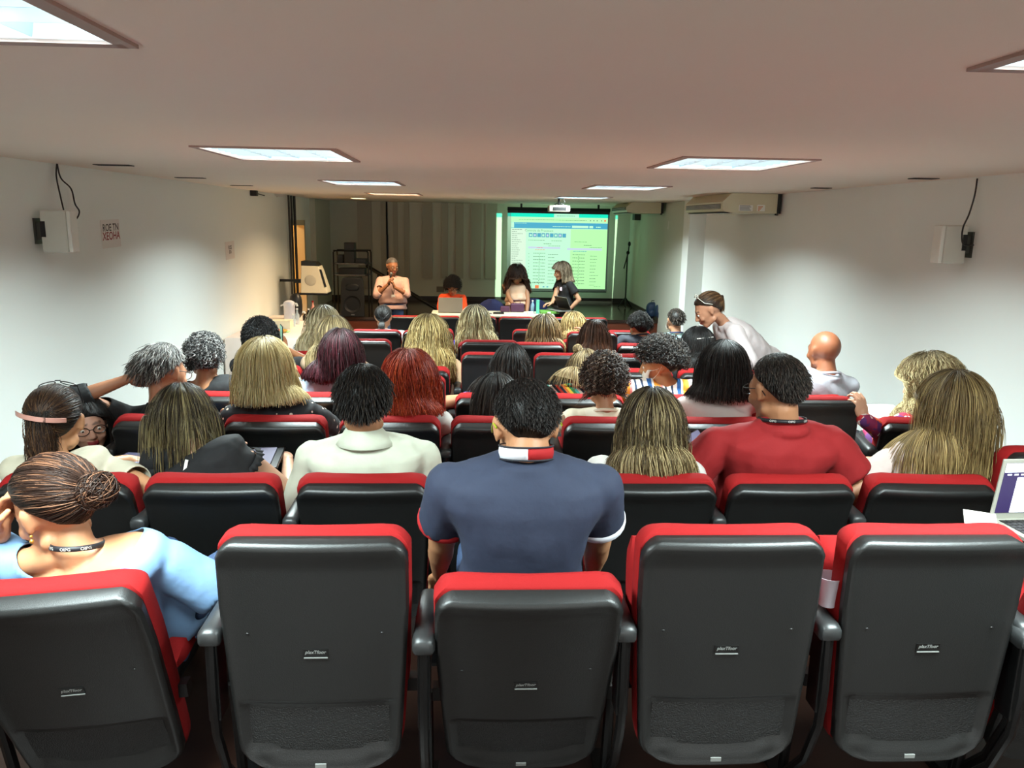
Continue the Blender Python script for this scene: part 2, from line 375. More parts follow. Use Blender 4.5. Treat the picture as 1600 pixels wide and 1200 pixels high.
# ------------------------------------------------------------------ auditorium chairs
SHELL = mat('charcoal_grey_plastic_shell', (0.068, 0.071, 0.070), 0.42, bump=0.12, bscale=350, spec=0.5)
RED = mat('red_upholstery_fabric', (0.52, 0.07, 0.075), 0.85, bump=0.25, bscale=500, spec=0.2)
ARM = mat('dark_grey_armrest_plastic', (0.14, 0.145, 0.148), 0.42)
MESHM = mat('dark_textured_grille', (0.06, 0.062, 0.062), 0.5, bump=0.45, bscale=240)
PLATE = mat('black_logo_plate', (0.02, 0.02, 0.02), 0.35)
SILV = mat('worn_silver_lettering', (0.55, 0.56, 0.55), 0.4, metal=0.4)
H0 = 0.69
def half_w(v):          # half width of the back panel at height v (0..H0)
    w_ = 0.212 + 0.034 * min(1, v / 0.5) ** 0.8
    rt, rb = 0.055, 0.11
    if v > H0 - rt: d = v - (H0 - rt); w_ -= rt - math.sqrt(max(0, rt * rt - d * d))
    if v < rb * 0.7: d = (rb * 0.7 - v) / 0.7; w_ -= rb * 1.4 * (1 - math.sqrt(max(0, 1 - (d / rb) ** 2)))
    return max(w_, 0.01)
def panel_depth(u, v):   # rear relief of the shell (positive = further back)
    w_ = half_w(v); e = min(w_ - abs(u), (H0 - v), v + 0.0)
    z = 0.022 + 0.012 * math.cos(u / 0.25 * PI / 2)
    if e < 0.012: z += -0.010 * (1 - e / 0.012) ** 2 + 0.006
    elif e < 0.03: z += 0.006 * (1 - (e - 0.012) / 0.018)
    z += 0.010 * math.exp(-((v - (H0 - 0.03)) / 0.02) ** 2)      # rolled lip under the cushion
    vb = 0.055 + 0.02 * (u / 0.2) ** 2
    if abs(u) < 0.198 and vb < v < 0.225:
        d = min(0.198 - abs(u), v - vb, (0.225 - v) * 0.35); z -= 0.012 * min(1, d / 0.006)
    return z
def make_chair(alpha, folded):
    root = empty('auditorium_chair', (0, 0, 0))
    # panel frame: pivot under the seat back, rotates rearwards (-Y) by alpha
    R = rotx(math.radians(alpha)); piv = v3(0, 0.200, 0.124) if not folded else v3(0, 0.035, 0.204)
    T = lambda p: np.asarray(p, float) @ R.T + piv
    # back shell
    us = sorted(set([round(x, 4) for x in np.concatenate([np.linspace(-1, 1, 25), [-0.97, -0.94, 0.94, 0.97]])]))
    vs = sorted(set([round(x, 4) for x in list(np.linspace(0.004, H0 - 0.001, 34)) + [0.0, H0 - 0.004, H0 - 0.010, H0 - 0.018, 0.01, 0.02, 0.223, 0.229, 0.215]]))
    rows = []
    for vv in vs:
        hw = half_w(vv); back = [(u * hw, -panel_depth(u * hw, vv), vv) for u in us]
        front = [(u * hw * 0.99, 0.012, vv) for u in us[::-1]]
        rows.append(T(back + front))
    m = M(); m.loft(rows)
    sh = m.build('back_shell', SHELL, root)
    # grille field
    m = M(); gu = np.linspace(-0.188, 0.188, 17); rows = []
    for tt in np.linspace(0, 1, 5):
        rows.append(T([(u, -panel_depth(u, 0.12) - 0.0012, (0.064 + 0.02 * (u / 0.2) ** 2) * (1 - tt) + 0.212 * tt) for u in gu]))
    m.loft(rows, cap=False, closed=False); m.build('vent_grille', MESHM, root)
    # logo plate
    m = M(); z = 0.375
    y0 = -panel_depth(0, z)
    q = [(-0.033, y0 - 0.002, z - 0.012), (0.033, y0 - 0.002, z - 0.012), (0.033, y0 - 0.002, z + 0.012), (-0.033, y0 - 0.002, z + 0.012)]
    q2 = [(x, y0 + 0.004, zz) for x, _, zz in q]
    m.add(T(q + q2), [[0, 1, 2, 3], [0, 4, 5, 1], [1, 5, 6, 2], [2, 6, 7, 3], [3, 7, 4, 0]])
    pl = m.build('logo_plate', PLATE, root, smooth=False)
    m = M(); tv, tf = TXT_LOGO; m.add(T(np.c_[tv[:, 0], y0 - 0.0024 - tv[:, 2] * 0.5, tv[:, 1] + z + 0.003]), tf)
    m.box((-0.030, y0 - 0.0045, z - 0.0142), (0.032, y0 - 0.001, z - 0.0118), T=(R, piv))
    m.build('lettering', SILV, pl, smooth=False)
    # small tag at the bottom rim and screws
    m = M(); zb = 0.025; yb = -panel_depth(0, zb) - 0.001; m.box((-0.015, yb - 0.002, zb - 0.006), (0.015, yb + 0.003, zb + 0.006), T=(R, piv))
    m.build('serial_tag', SILV, root, smooth=False)
    m = M()
    for s in (-1, 1): m.ell(T((s * 0.175, -panel_depth(0.165, 0.43) - 0.0005, 0.43)), (0.005, 0.002, 0.003), k=8, m=4)
    m.build('screw_hole', BLACK, root)
    # back cushion
    rows = []
    for v_ in list(np.linspace(0.02, H0 - 0.03, 18)) + [H0 - 0.03 + 0.042 * q for q in (0.15, 0.3, 0.45, 0.6, 0.72, 0.82, 0.9, 0.96, 0.99, 1.0)]:
        k = max(0.0, (v_ - H0 + 0.03) / 0.042); e = 1 - math.sqrt(max(0, 1 - k * k)); hw = half_w(min(v_, H0 - 0.055)) + 0.003 - 0.045 * e - 0.012 * k
        t = 0.088 * (0.8 if v_ < 0.04 else 1); bulge = 0.016 * math.sin(v_ / H0 * PI); y0, y1 = 0.004 + 0.030 * e, t - 0.034 * e; d = y1 - y0
        sec = [(-hw + 0.004, y0), (-hw, y0 + d * 0.2), (-hw, y0 + d * 0.6), (-hw + 0.012, y0 + d * 0.92), (-hw + 0.04, y1), (-hw * 0.5, y1 - 0.004 + bulge), (0, y1 - 0.008 + bulge)]
        sec = sec + [(-x, y) for x, y in sec[::-1][1:]]
        rows.append(T([(x, y, v_) for x, y in sec]))
    m = M(); m.loft(rows); m.build('back_cushion', RED, root)
    # seat
    m = M(); rows = []; 
    if folded: S = rotx(math.radians(80)); sp = v3(0, 0.16, 0.365)
    else: S = rotx(math.radians(6)); sp = v3(0, 0.20, 0.42)
    T2 = lambda p: np.asarray(p, float) @ S.T + sp
    for yy in np.linspace(0, 0.44, 12):
        e = math.sqrt(max(0, 1 - (abs(yy - 0.22) / 0.222) ** 6)); hw = 0.215 + 0.02 * e; th = 0.085 * e + 0.01
        sec = [(-hw, 0), (-hw, th * 0.6), (-hw + 0.03, th), (0, th - 0.008), (hw - 0.03, th), (hw, th * 0.6), (hw, 0)]
        rows.append(T2([(x, yy, z_) for x, z_ in sec]))
    m.loft(rows); m.build('seat_cushion', RED, root)
    m = M(); rows = []
    for yy in np.linspace(0.01, 0.43, 10):
        e = math.sqrt(max(0, 1 - (abs(yy - 0.22) / 0.215) ** 6)); hw = 0.20 + 0.02 * e
        rows.append(T2([(-hw, yy, 0.0), (hw, yy, 0), (hw * 0.9, yy, -0.03 * e - 0.005), (-hw * 0.9, yy, -0.03 * e - 0.005)]))
    m.loft(rows); m.build('seat_shell', SHELL, root)
    # hinge beam under the seat joining the two legs
    m = M(); m.box((-0.26, 0.14, 0.36), (0.26, 0.18, 0.40)); m.build('beam', BLACKM, root, smooth=False)
    arm = make_arm(root, -0.275)
    return root
def make_arm(root, x):
    m = M(); rows = []
    for q, (y, hw, t) in enumerate([(-0.030, 0.018, 0.012), (-0.025, 0.026, 0.02), (-0.008, 0.030, 0.026), (0.06, 0.0285, 0.026), (0.17, 0.027, 0.026), (0.24, 0.025, 0.024), (0.255, 0.02, 0.018)]):
        z = 0.622 + 0.012 * (y > 0.0) * (y / 0.25)
        rows.append(np.array([(x + hw * a, y, z + t * b) for a, b in [(-0.8, -1), (-1, -0.6), (-1, 0.4), (-0.75, 0.85), (-0.3, 1), (0.3, 1), (0.75, 0.85), (1, 0.4), (1, -0.6), (0.8, -1)]]))
    m.loft(rows); a = m.build('armrest', ARM, root)
    m = M(); m.box((x - 0.017, -0.01, 0.37), (x + 0.017, 0.06, 0.605)); m.box((x - 0.012, 0.05, 0.50), (x + 0.012, 0.20, 0.605)); m.build('side_panel', BLACKM, root, bevel=0.006)
    m = M(); m.tube([(x, -0.005, 0.60), (x, -0.012, 0.45), (x, 0.0, 0.33), (x, 0.06, 0.18), (x, 0.16, 0.06), (x, 0.20, 0.012)], 0.014, 8)
    m.box((x - 0.025, 0.02, 0.0), (x + 0.025, 0.34, 0.014)); m.tube([(x, 0.16, 0.38), (x, 0.2, 0.012)], 0.016, 8)
    m.build('leg', BLACKM, root)
    return a
TXT_LOGO = text_mesh('plaxTfoor', 0.0135, 0.0006, 0.25, 0.0002)
CH_R = make_chair(19, False); CH_U = make_chair(3, True)
CHAIRS = {}
used = {'R': False, 'U': False}
def chair(row, x, kind, label, group=None, rz=0.0, arm_right=False, y=None, dz=0.0):
    src = CH_R if kind == 'R' else CH_U
    o = src if not used[kind] else copy_tree(src); used[kind] = True
    yy = ROWY[row] if y is None else y
    dz -= 0.014 if (row == 1 and kind == 'R') else 0.0
    o.location = (x, yy + (0.03 if kind == 'U' else 0.0), ROWF[row] + dz); o.rotation_euler = (0, 0, math.radians(rz))
    tag(o, label, 'chair', 'auditorium chairs')
    CHAIRS[(row, x)] = o
    if arm_right: make_arm(o, 0.275)
    return o
R_, U_ = 'R', 'U'
B = 'reclined red and black auditorium chair '; E_ = 'empty upright grey-backed red auditorium chair '
CH = [
 (1, -0.97, R_, B + 'under the woman in light blue'), (1, -0.41, U_, E_ + 'between the light blue woman and the navy polo man'),
 (1, 0.15, R_, B + 'directly behind the man in navy polo'), (1, 0.69, U_, E_ + 'in the back row, first right of navy polo man'),
 (1, 1.25, U_, E_ + 'in the back row, at far right below the laptop'),
 (2, -1.5, R_, B + 'under the woman with pink hair clip'), (2, -0.97, R_, B + 'under the woman in black ruffled top'),
 (2, -0.41, R_, B + 'under the man in white collared shirt'), (2, 0.14, R_, B + 'hidden before the knees of the navy polo man'),
 (2, 0.69, R_, B + 'under the woman with long highlighted hair'), (2, 1.23, R_, B + 'under the man in red T-shirt'),
 (2, 1.79, R_, B + 'under the long-haired woman near the laptop'), (2, 2.34, U_, E_ + 'at the right edge, partly behind the laptop'),
 (3, -1.5, R_, B + 'under the grey-haired man with raised arm'),
 (3, -0.97, R_, B + 'under the blonde in dotted black blouse'), (3, -0.41, R_, B + 'under the red-haired woman'),
 (3, 0.14, R_, B + 'under the woman in pink sleeves'), (3, 0.70, R_, B + 'under the woman in cream printed blouse'),
 (3, 1.24, R_, B + 'under the dark-haired woman in white sleeveless top'), (3, 1.72, U_, E_ + 'beside the red T-shirt man head, before the bald man'),
 (3, 2.34, R_, B + 'under the curly blonde in flowery blouse'),
 (4, -1.49, R_, B + 'under the grey-curled woman in black tank top'), (4, -0.96, R_, B + 'under the woman with dark red hair'),
 (4, -0.42, U_, E_ + 'just ahead of the red-haired woman'), (4, 0.14, R_, B + 'under the dark-haired woman with bare arm'),
 (4, 0.69, R_, B + 'under the woman with blonde bun'), (4, 1.24, R_, B + 'under the masked woman in stripes'),
 (4, 2.12, R_, B + 'under the bald man in white'),
 (5, -1.5, R_, B + 'under the black-haired woman holding a phone'), (5, -0.96, R_, B + 'ahead of the woman with dark red hair'),
 (5, -0.42, R_, B + 'under the long blonde in beige'), (5, 0.16, U_, E_ + 'in the middle, ahead of the bare-armed woman, left one'),
 (5, 0.70, U_, E_ + 'in the middle, left of the blonde bun'), (5, 1.24, R_, B + 'left of the face mask, mostly hidden'),
 (5, 1.78, R_, B + 'under the black-haired woman with white clip'), (5, 2.33, R_, B + 'between the dark bob and red T-shirt man'),
 (6, -1.50, R_, B + 'under the woman in checked shirt'), (6, -0.95, U_, E_ + 'right of the dark red hair, lower of two'),
 (6, 0.14, U_, E_ + 'behind the blonde in bright blue, its rim showing'), (6, 1.20, R_, B + 'under the woman with long straight brown hair'),
 (7, -0.95, U_, E_ + 'right behind the ponytailed woman'), (7, -0.44, U_, E_ + 'half hidden by the beige blonde, lower one'),
 (7, 0.10, R_, B + 'under the blonde in bright blue'), (7, 0.64, R_, B + 'under the brown bob in black'),
 (7, 1.17, U_, E_ + 'right of the brown bob'), (7, 1.66, R_, B + 'under the man with outstretched arm'),
 (8, -1.03, R_, B + 'under the ponytailed woman'), (8, -0.47, U_, E_ + 'half hidden by the beige blonde, upper one'),
 (8, 0.68, U_, E_ + 'left of the brown bob, behind front row'), (8, 1.22, R_, B + 'under the small blonde in dark grey'), (8, 1.72, U_, E_ + 'just behind the stretched navy arm'),
 (8, 2.26, R_, B + 'under the man in pale teal shirt'),
 (9, -0.95, U_, E_ + 'leftmost of the front row before the table'), (9, -0.44, U_, E_ + 'in front row, below the grey laptop'),
 (9, 0.08, U_, E_ + 'in front row, right of the bright blue blonde'), (9, 0.62, U_, E_ + 'in front row, fully seen mid-table'),
 (9, 1.15, U_, E_ + 'in front row, left of the small blonde'), (9, 1.70, U_, E_ + 'rightmost of the front row before the stage'),
]
LAST = {}
for r_, x_, *_ in CH: LAST[r_] = max(LAST.get(r_, -9), x_)
for r_, x_, k_, l_ in CH: chair(r_, x_, k_, l_, arm_right=False)
CHAIRS[(3, 2.34)].rotation_euler = (0, 0, math.radians(-9)); CHAIRS[(2, 1.79)].rotation_euler = (0, 0, math.radians(-3))
CHAIRS[(1, -0.97)].location[0] = -1.03; CHAIRS[(1, -0.97)].rotation_euler = (0, math.radians(-4), math.radians(2))
CHAIRS[(4, 2.12)].rotation_euler = (0, 0, math.radians(4))
for r_, x_ in LAST.items():
    make_arm(CHAIRS[(r_, x_)], 0.275)
# ------------------------------------------------------------------ people: head, hands, body, clothes and hair
SKINM = attr_mat('skin', 0.5, bump=0.08, bscale=300, spec=0.4)
HAIRM = attr_mat('hair_strands', 0.5, spec=0.3)
EYEM = mat('eye_white', (0.85, 0.82, 0.78), 0.2); IRIS = mat('dark_iris', (0.10, 0.05, 0.03), 0.2)
GLASSF = mat('dark_glasses_frame', (0.04, 0.03, 0.03), 0.3); LENS = mat('clear_lens', (0.95, 0.97, 0.97), 0.05, alpha=0.25)
def mesh_arrays(me):
    n = len(me.vertices); v = np.empty(n * 3); me.vertices.foreach_get('co', v)
    return v.reshape(-1, 3)
def set_tone(me, cols):
    a = me.color_attributes.new('tone', 'FLOAT_COLOR', 'POINT'); n = len(cols)
    c = np.ones((n, 4)); c[:, :3] = cols; a.data.foreach_set('color', c.ravel())
def quads(me):
    f = np.empty(len(me.loops), np.int32); me.loops.foreach_get('vertex_index', f); return f.reshape(-1, 4)
def remesh(mm, voxel, smooth=3, factor=0.5):
    """weld overlapping closed shapes into one continuous skin; returns vertices and quads"""
    me = mm.mesh('tmp'); bm = bmesh.new(); bm.from_mesh(me); bmesh.ops.recalc_face_normals(bm, faces=bm.faces); bm.to_mesh(me); bm.free()
    o = bpy.data.objects.new('tmp', me); TMPC.objects.link(o)
    r = o.modifiers.new('r', 'REMESH'); r.mode = 'VOXEL'; r.voxel_size = voxel
    if smooth: q = o.modifiers.new('s', 'SMOOTH'); q.iterations = smooth; q.factor = factor
    with bpy.context.temp_override(scene=TMPS, view_layer=TMPS.view_layers[0]): dg = bpy.context.evaluated_depsgraph_get()
    out = bpy.data.meshes.new_from_object(o.evaluated_get(dg))
    bpy.data.objects.remove(o); bpy.data.meshes.remove(me); v, f = mesh_arrays(out), quads(out); bpy.data.meshes.remove(out); return v, f
TMPS = bpy.data.scenes.new('scratch'); TMPC = TMPS.collection
def mesh_obj(vf, name, m, parent, origin, tones=None):
    if isinstance(vf, tuple):
        v, f = vf; me = bpy.data.meshes.new(name); f = np.ascontiguousarray(f, np.int32)
        me.vertices.add(len(v)); me.vertices.foreach_set('co', v.ravel()); me.loops.add(f.size); me.loops.foreach_set('vertex_index', f.ravel())
        me.polygons.add(len(f)); me.polygons.foreach_set('loop_start', np.arange(0, f.size, 4, dtype=np.int32)); me.polygons.foreach_set('loop_total', np.full(len(f), 4, np.int32))
        me.update(calc_edges=True)
        if tones is not None: set_tone(me, tones)
    else: me = vf
    me.name = name; me.transform(Matrix.Translation(-Vector(origin)))
    me.materials.clear(); me.materials.append(m); me.shade_smooth()
    o = bpy.data.objects.new(name, me); COL.objects.link(o); o.parent = parent; return o
def join(a, b): return np.vstack([a[0], b[0]]), np.vstack([a[1], b[1] + len(a[0])])
def head_shape(mm, C, R, s, fat=1.0, female=False):
    E = lambda p: v3(p) * s @ R.T + C
    def el(c, r, k=16, m_=10, rr=None): mm.ell(E(c), v3(r) * s, R if rr is None else R @ rr, k, m_)
    el((0, -0.014, 0.030), (0.077, 0.098, 0.088)); el((0, 0.022, 0.0), (0.068 * fat, 0.074, 0.085)); el((0, 0.03, -0.045), (0.055 * fat, 0.060, 0.055))
    el((0, 0.066, -0.092), (0.026 * fat, 0.022, 0.020)); mm.cap(E((-0.047 * fat, 0.0, -0.065)), 0.021 * s, E((-0.014, 0.064, -0.092)), 0.019 * s); mm.cap(E((0.047 * fat, 0.0, -0.065)), 0.021 * s, E((0.014, 0.064, -0.092)), 0.019 * s)
    el((0.036, 0.070, -0.030), (0.024, 0.020, 0.022)); el((-0.036, 0.070, -0.030), (0.024, 0.020, 0.022))            # cheeks
    for q in (-1, 1): el((q * 0.032, 0.0835, 0.0135), (0.0165, 0.0085, 0.0055), 12, 6); el((q * 0.032, 0.0815, -0.007), (0.015, 0.0075, 0.0045), 12, 6)
    mm.cap(E((-0.034, 0.080, 0.026)), 0.012 * s, E((0.034, 0.080, 0.026)), 0.012 * s)                                  # brow
    mm.cap(E((0, 0.092, 0.012)), 0.009 * s, E((0, 0.112, -0.026)), 0.0125 * s); el((0.012, 0.100, -0.030), (0.009, 0.011, 0.008)); el((-0.012, 0.100, -0.030), (0.009, 0.011, 0.008))
    el((0, 0.090, -0.055), (0.024, 0.014, 0.0065)); el((0, 0.088, -0.066), (0.021, 0.014, 0.0075))                     # lips
    for q in (-1, 1):
        rr = rotz(q * -0.35)
        el((q * 0.078, -0.008, 0.000), (0.009, 0.019, 0.031), 12, 8, rr); el((q * 0.084, -0.016, 0.014), (0.007, 0.014, 0.017), 10, 6, rr); el((q * 0.079, 0.0, -0.026), (0.007, 0.010, 0.011), 10, 6)
def head_tones(v, C, R, s, skin, lips, stubble=0.0, scalp=None):
    q = ((v - C) @ R) / s; c = np.tile(np.array(lin(skin)) * 0.80, (len(v), 1)); 
    near = np.linalg.norm(q * (1, 1, 0.9), axis=1) < 0.16
    lip = near & (np.abs(q[:, 0]) < 0.024) & (q[:, 1] > 0.085) & (np.abs(q[:, 2] + 0.060) < 0.0095)
    c[lip] = lin(lips)
    brow = near & (np.abs(np.abs(q[:, 0]) - 0.032) < 0.020) & (q[:, 1] > 0.07) & (np.abs(q[:, 2] - 0.030) < 0.005); c[brow] = np.array(lin(skin)) * 0.25
    if stubble:
        b = near & (q[:, 1] > 0.01) & (q[:, 2] < -0.028) & ~lip & ~((np.abs(q[:, 0]) < 0.02) & (q[:, 2] > -0.045)); c[b] = c[b] * (1 - stubble) + np.array(lin('#5a5248')) * stubble
    if scalp is not None:
        u = near & (q[:, 2] > -0.03 - 0.5 * q[:, 1]) & (q[:, 2] > 0.02 + 0.6 * q[:, 1] - 0.0) & (q[:, 1] < 0.06); c[u] = c[u] * 0.55 + np.array(lin(scalp)) * 0.45
    return c
HANDS = {}
def hand_mesh(curl):
    """right hand at the origin: fingers along +Y, palm facing -Z, thumb on the -X side"""
    if curl in HANDS: return HANDS[curl]
    m = M(); m.ell((0, 0.045, 0), (0.040, 0.052, 0.0135), k=16, m=10, p=0.8); m.cap((0, -0.02, 0), 0.025, (0, 0.03, 0), 0.020)
    for x, l, r, y0 in ((-0.030, 0.072, 0.0085, 0.088), (-0.0105, 0.080, 0.0088, 0.094), (0.0095, 0.075, 0.0085, 0.092), (0.0285, 0.058, 0.0075, 0.082)):
        p = v3(x, y0 - 0.02, 0); d = v3(x * 0.9, 1, 0); a = 0.0; pts = [p]; rs = [r * 1.1]
        for i, fr in enumerate((0.30, 0.42, 0.30, 0.26)):
            a += (0.12, curl * 0.75, curl * 0.95, curl * 0.6)[i]; pts.append(pts[-1] + l * fr * v3(x * 1.2, math.cos(a), -math.sin(a))); rs.append(r * (1.05, 1.0, 0.93, 0.82)[i])
        m.chain(pts, rs, 10)
    m.chain([(-0.022, 0.012, -0.003), (-0.046, 0.040, -0.012 - 0.01 * curl), (-0.054 + 0.012 * curl, 0.068, -0.020 - 0.022 * curl), (-0.050 + 0.03 * curl, 0.088, -0.024 - 0.030 * curl)], [0.016, 0.0115, 0.0100, 0.0085], 10)
    v, f = remesh(m, 0.0036, 2)
    HANDS[curl] = (v, f); return HANDS[curl]
def place_hand(wrist, d, palm, side, curl, s=1.0):
    """d: direction of the fingers, palm: direction the palm faces, side +1 right / -1 left"""
    v, f = hand_mesh(curl); v = v * (side, 1, 1) * s
    y = unit(d); z = -unit(palm - np.dot(palm, y) * y); x = np.cross(y, z)
    return v @ np.array([x, y, z]) + wrist, (f if side > 0 else f[:, ::-1])
def ik(a, b, l1, l2, pole):
    d = b - a; L_ = np.linalg.norm(d); L2 = min(L_, (l1 + l2) * 0.995); t = unit(d); b = a + t * L2
    c = (l1 * l1 - l2 * l2 + L2 * L2) / (2 * L2); h = math.sqrt(max(0, l1 * l1 - c * c))
    p = unit(pole - np.dot(pole, t) * t); return a + t * c + p * h, b
def vnormals(v, f):
    n = np.cross(v[f[:, 2]] - v[f[:, 0]], v[f[:, 3]] - v[f[:, 1]]); o = np.zeros_like(v)
    for k in range(4): np.add.at(o, f[:, k], n)
    return o / np.maximum(np.linalg.norm(o, axis=1, keepdims=True), 1e-12)
def wrinkle(vf, amp, scale, seed, zscale=0.5):
    """soft folds in cloth"""
    v, f = vf; n = vnormals(v, f); r = np.random.default_rng(int(seed * 97) % 100000); h = np.zeros(len(v)); q = v - v.mean(0)
    for oc, (a, sc) in enumerate(((1.0, 1.0), (0.6, 1.9), (0.4, 3.3))):
        for _ in range(4):
            d = r.normal(size=3) * (1, 1, zscale); w_ = r.normal(size=3) * 2.5; ph = r.random() * 6.28
            h += a * np.sin(q @ d * scale * sc * 1.6 + ph + 1.3 * np.sin(q @ w_ * scale * 0.25 * sc + ph * 2))
    h = np.abs(h) ** 1.2 * np.sign(h) * 0.22
    return v + n * (h * amp)[:, None], f
def cut_mesh(vf, pred):
    """remove the vertices where pred is true and ease the new rim"""
    v, f = vf; k = pred(v); keep = ~k[f].any(1); f = f[keep]; used_ = np.zeros(len(v), bool); used_[f.ravel()] = True; idx = np.cumsum(used_) - 1; v = v[used_]; f = idx[f]
    e = np.sort(np.concatenate([f[:, [0, 1]], f[:, [1, 2]], f[:, [2, 3]], f[:, [3, 0]]]), axis=1); u, c = np.unique(e, axis=0, return_counts=True); be = u[c == 1]
    v = v.copy()
    for _ in range(7):
        a = np.zeros_like(v); w_ = np.zeros(len(v))
        for p, q in ((0, 1), (1, 0)): np.add.at(a, be[:, p], v[be[:, q]]); np.add.at(w_, be[:, p], 1)
        m_ = w_ >= 2; v[m_] = 0.45 * v[m_] + 0.55 * a[m_] / w_[m_][:, None]
    return v, f
# ---- hair -----------------------------------------------------------------
def tubes(P, rad, k, cols):
    """P (n,m,3) paths, rad (n,m), cols (n,m,3) -> vertices, faces, tones"""
    n, m_, _ = P.shape; T = np.gradient(P, axis=1); T /= np.maximum(np.linalg.norm(T, axis=2, keepdims=True), 1e-9)
    ref = np.where(np.abs(T[..., 2:3]) < 0.9, np.array([0, 0, 1.0]), np.array([1.0, 0, 0])); ref = np.repeat(ref[:, :1], m_, axis=1)
    A = np.cross(T, ref); A /= np.maximum(np.linalg.norm(A, axis=2, keepdims=True), 1e-9); Bv = np.cross(A, T)
    q = np.arange(k) * 2 * PI / k
    V_ = P[:, :, None, :] + rad[:, :, None, None] * (np.cos(q)[None, None, :, None] * A[:, :, None, :] + np.sin(q)[None, None, :, None] * Bv[:, :, None, :])
    i = np.arange(n)[:, None, None] * m_ * k + np.arange(m_ - 1)[None, :, None] * k; j = np.arange(k)[None, None, :]; j2 = (j + 1) % k
    F_ = np.stack([i + j, i + j2, i + k + j2, i + k + j], axis=-1).reshape(-1, 4)
    return V_.reshape(-1, 3), F_, np.repeat(cols[:, :, None, :], k, axis=2).reshape(-1, 3)
def np_mesh(name, parts):
    vs, fs, cs = [], [], []; b = 0
    for v, f, c in parts: vs.append(v); fs.append(np.asarray(f) + b); cs.append(c); b += len(v)
    v = np.vstack(vs); f = np.vstack(fs); c = np.vstack(cs); me = bpy.data.meshes.new(name)
    me.vertices.add(len(v)); me.vertices.foreach_set('co', v.ravel()); me.loops.add(f.size); me.loops.foreach_set('vertex_index', f.ravel().astype(np.int32))
    me.polygons.add(len(f)); me.polygons.foreach_set('loop_start', np.arange(0, f.size, 4, dtype=np.int32)); me.polygons.foreach_set('loop_total', np.full(len(f), 4, np.int32))
    me.update(calc_edges=True); me.validate(); set_tone(me, c); me.shade_smooth(); return me
HN, HR = 3.0, 0.46        # strand count and thickness of the nearer rows
def hair(C, R, s, h, colliders, seed):
    """h: style dict. kinds: long (straight or wavy, hangs), short, curly, gather (pulled back to a point)"""
    rg = np.random.default_rng(seed); kind = h['kind']; dens = int(h.get('n', 320) * HN); L_ = h.get('len', 0.35); wave = h.get('wave', 0.004); wf = h.get('wf', 28.0)
    c1, c2, c3 = [np.array(lin(x)) for x in (h['col'] + [h['col'][-1]] * 3)[:3]]        # root, length, streak
    streak = h.get('streak', 0.2); th0 = h.get('th', 0.012); hc = C + (v3(0, -0.012, 0.028) * s) @ R.T; rad = v3(0.0795, 0.1, 0.09) * s
    def scalp(az, el_):
        return np.stack([np.sin(az) * np.cos(el_), np.cos(az) * np.cos(el_), np.sin(el_)], -1)
    def hairline(az):            # lowest elevation of hair roots at azimuth (0 = front)
        a = np.abs((az + PI) % (2 * PI) - PI)
        return np.interp(a, [0, 0.9, 1.25, 1.6, 1.9, 2.3, PI], [h.get('front', 0.62), 0.50, 0.30, 0.02, -0.28, -0.75, h.get('nape', -1.12 if kind == 'gather' else -1.0)])
    def tone(n, m_, t=None):
        t = np.linspace(0, 1, m_)[None, :, None] if t is None else t; om = h.get('ombre', 0.5)
        k = np.clip(t / max(om, 0.01), 0, 1); base = c1 * (1 - k) + c2 * k
        st = (rg.random((n, 1, 1)) < streak) * np.clip(t * 3, 0, 1) * 0.8
        c = base * (1 - st) + c3 * st; return np.clip(c * (0.80 + 0.40 * rg.random((n, 1, 1))), 0, 1) * np.ones((n, m_, 1))
    g = v3(0, 0, -1)
    def flow(d0, dir0, L_, m_, th, grav=0.45, face=True, endz=None, tuck=0.0, hug=False):
        n = len(d0); p = hc + (d0 * (1 + th[:, None] / 0.09) * rad) @ R.T; d = dir0.copy(); out = [p.copy()]; ds = (L_ / (m_ - 1))
        ds = ds * np.ones(n) if np.isscalar(ds) else ds
        for i in range(m_ - 1):
            d = d * (1 - grav) + g * grav
            if tuck and i > m_ * 0.6: c_ = hc - p; c_[:, 2] = 0; d += tuck * c_ / np.maximum(np.linalg.norm(c_, axis=1, keepdims=True), 1e-6)
            d /= np.linalg.norm(d, axis=1, keepdims=True); pn = p + d * ds[:, None]
            q = ((pn - hc) @ R) / rad; r = np.linalg.norm(q, axis=1); lim = 1 + th / 0.09
            if face:
                az = np.arctan2(q[:, 0], q[:, 1]); z = q[:, 2]; a0 = h.get('face', 1.25) * np.clip((0.62 - z) / 0.5, 0, 1)
                bad = np.abs(az) < a0; sg = np.where(az >= 0, 1, -1); na = np.where(bad, sg * a0, az); hr = np.hypot(q[:, 0], q[:, 1])
                q[:, 0] = np.where(bad, hr * np.sin(na), q[:, 0]); q[:, 1] = np.where(bad, hr * np.cos(na), q[:, 1])
            k = ((r < lim) | (hug & (q[:, 2] > -0.75))) & (r > 1e-6); q[k] *= (lim[k] / r[k])[:, None]
            # keep outside of the neck below the skull
            pn = (q * rad) @ R.T + hc
            for cc, cr, cR in colliders:
                qq = ((pn - cc) @ cR) / (cr + th[:, None] * 0.6); rr = np.linalg.norm(qq, axis=1); kk = (rr < 1) & (rr > 1e-6)
                qq[kk] /= rr[kk][:, None]; pn = np.where(kk[:, None], (qq * (cr + th[:, None] * 0.6)) @ cR.T + cc, pn)
            if endz is not None:
                stop = p[:, 2] < endz; pn[stop] = p[stop]
            d = np.where(np.linalg.norm(pn - p, axis=1, keepdims=True) > 1e-5, pn - p, d); d = d / np.maximum(np.linalg.norm(d, axis=1, keepdims=True), 1e-9)
            p = pn; out.append(p.copy())
        return np.stack(out, 1)
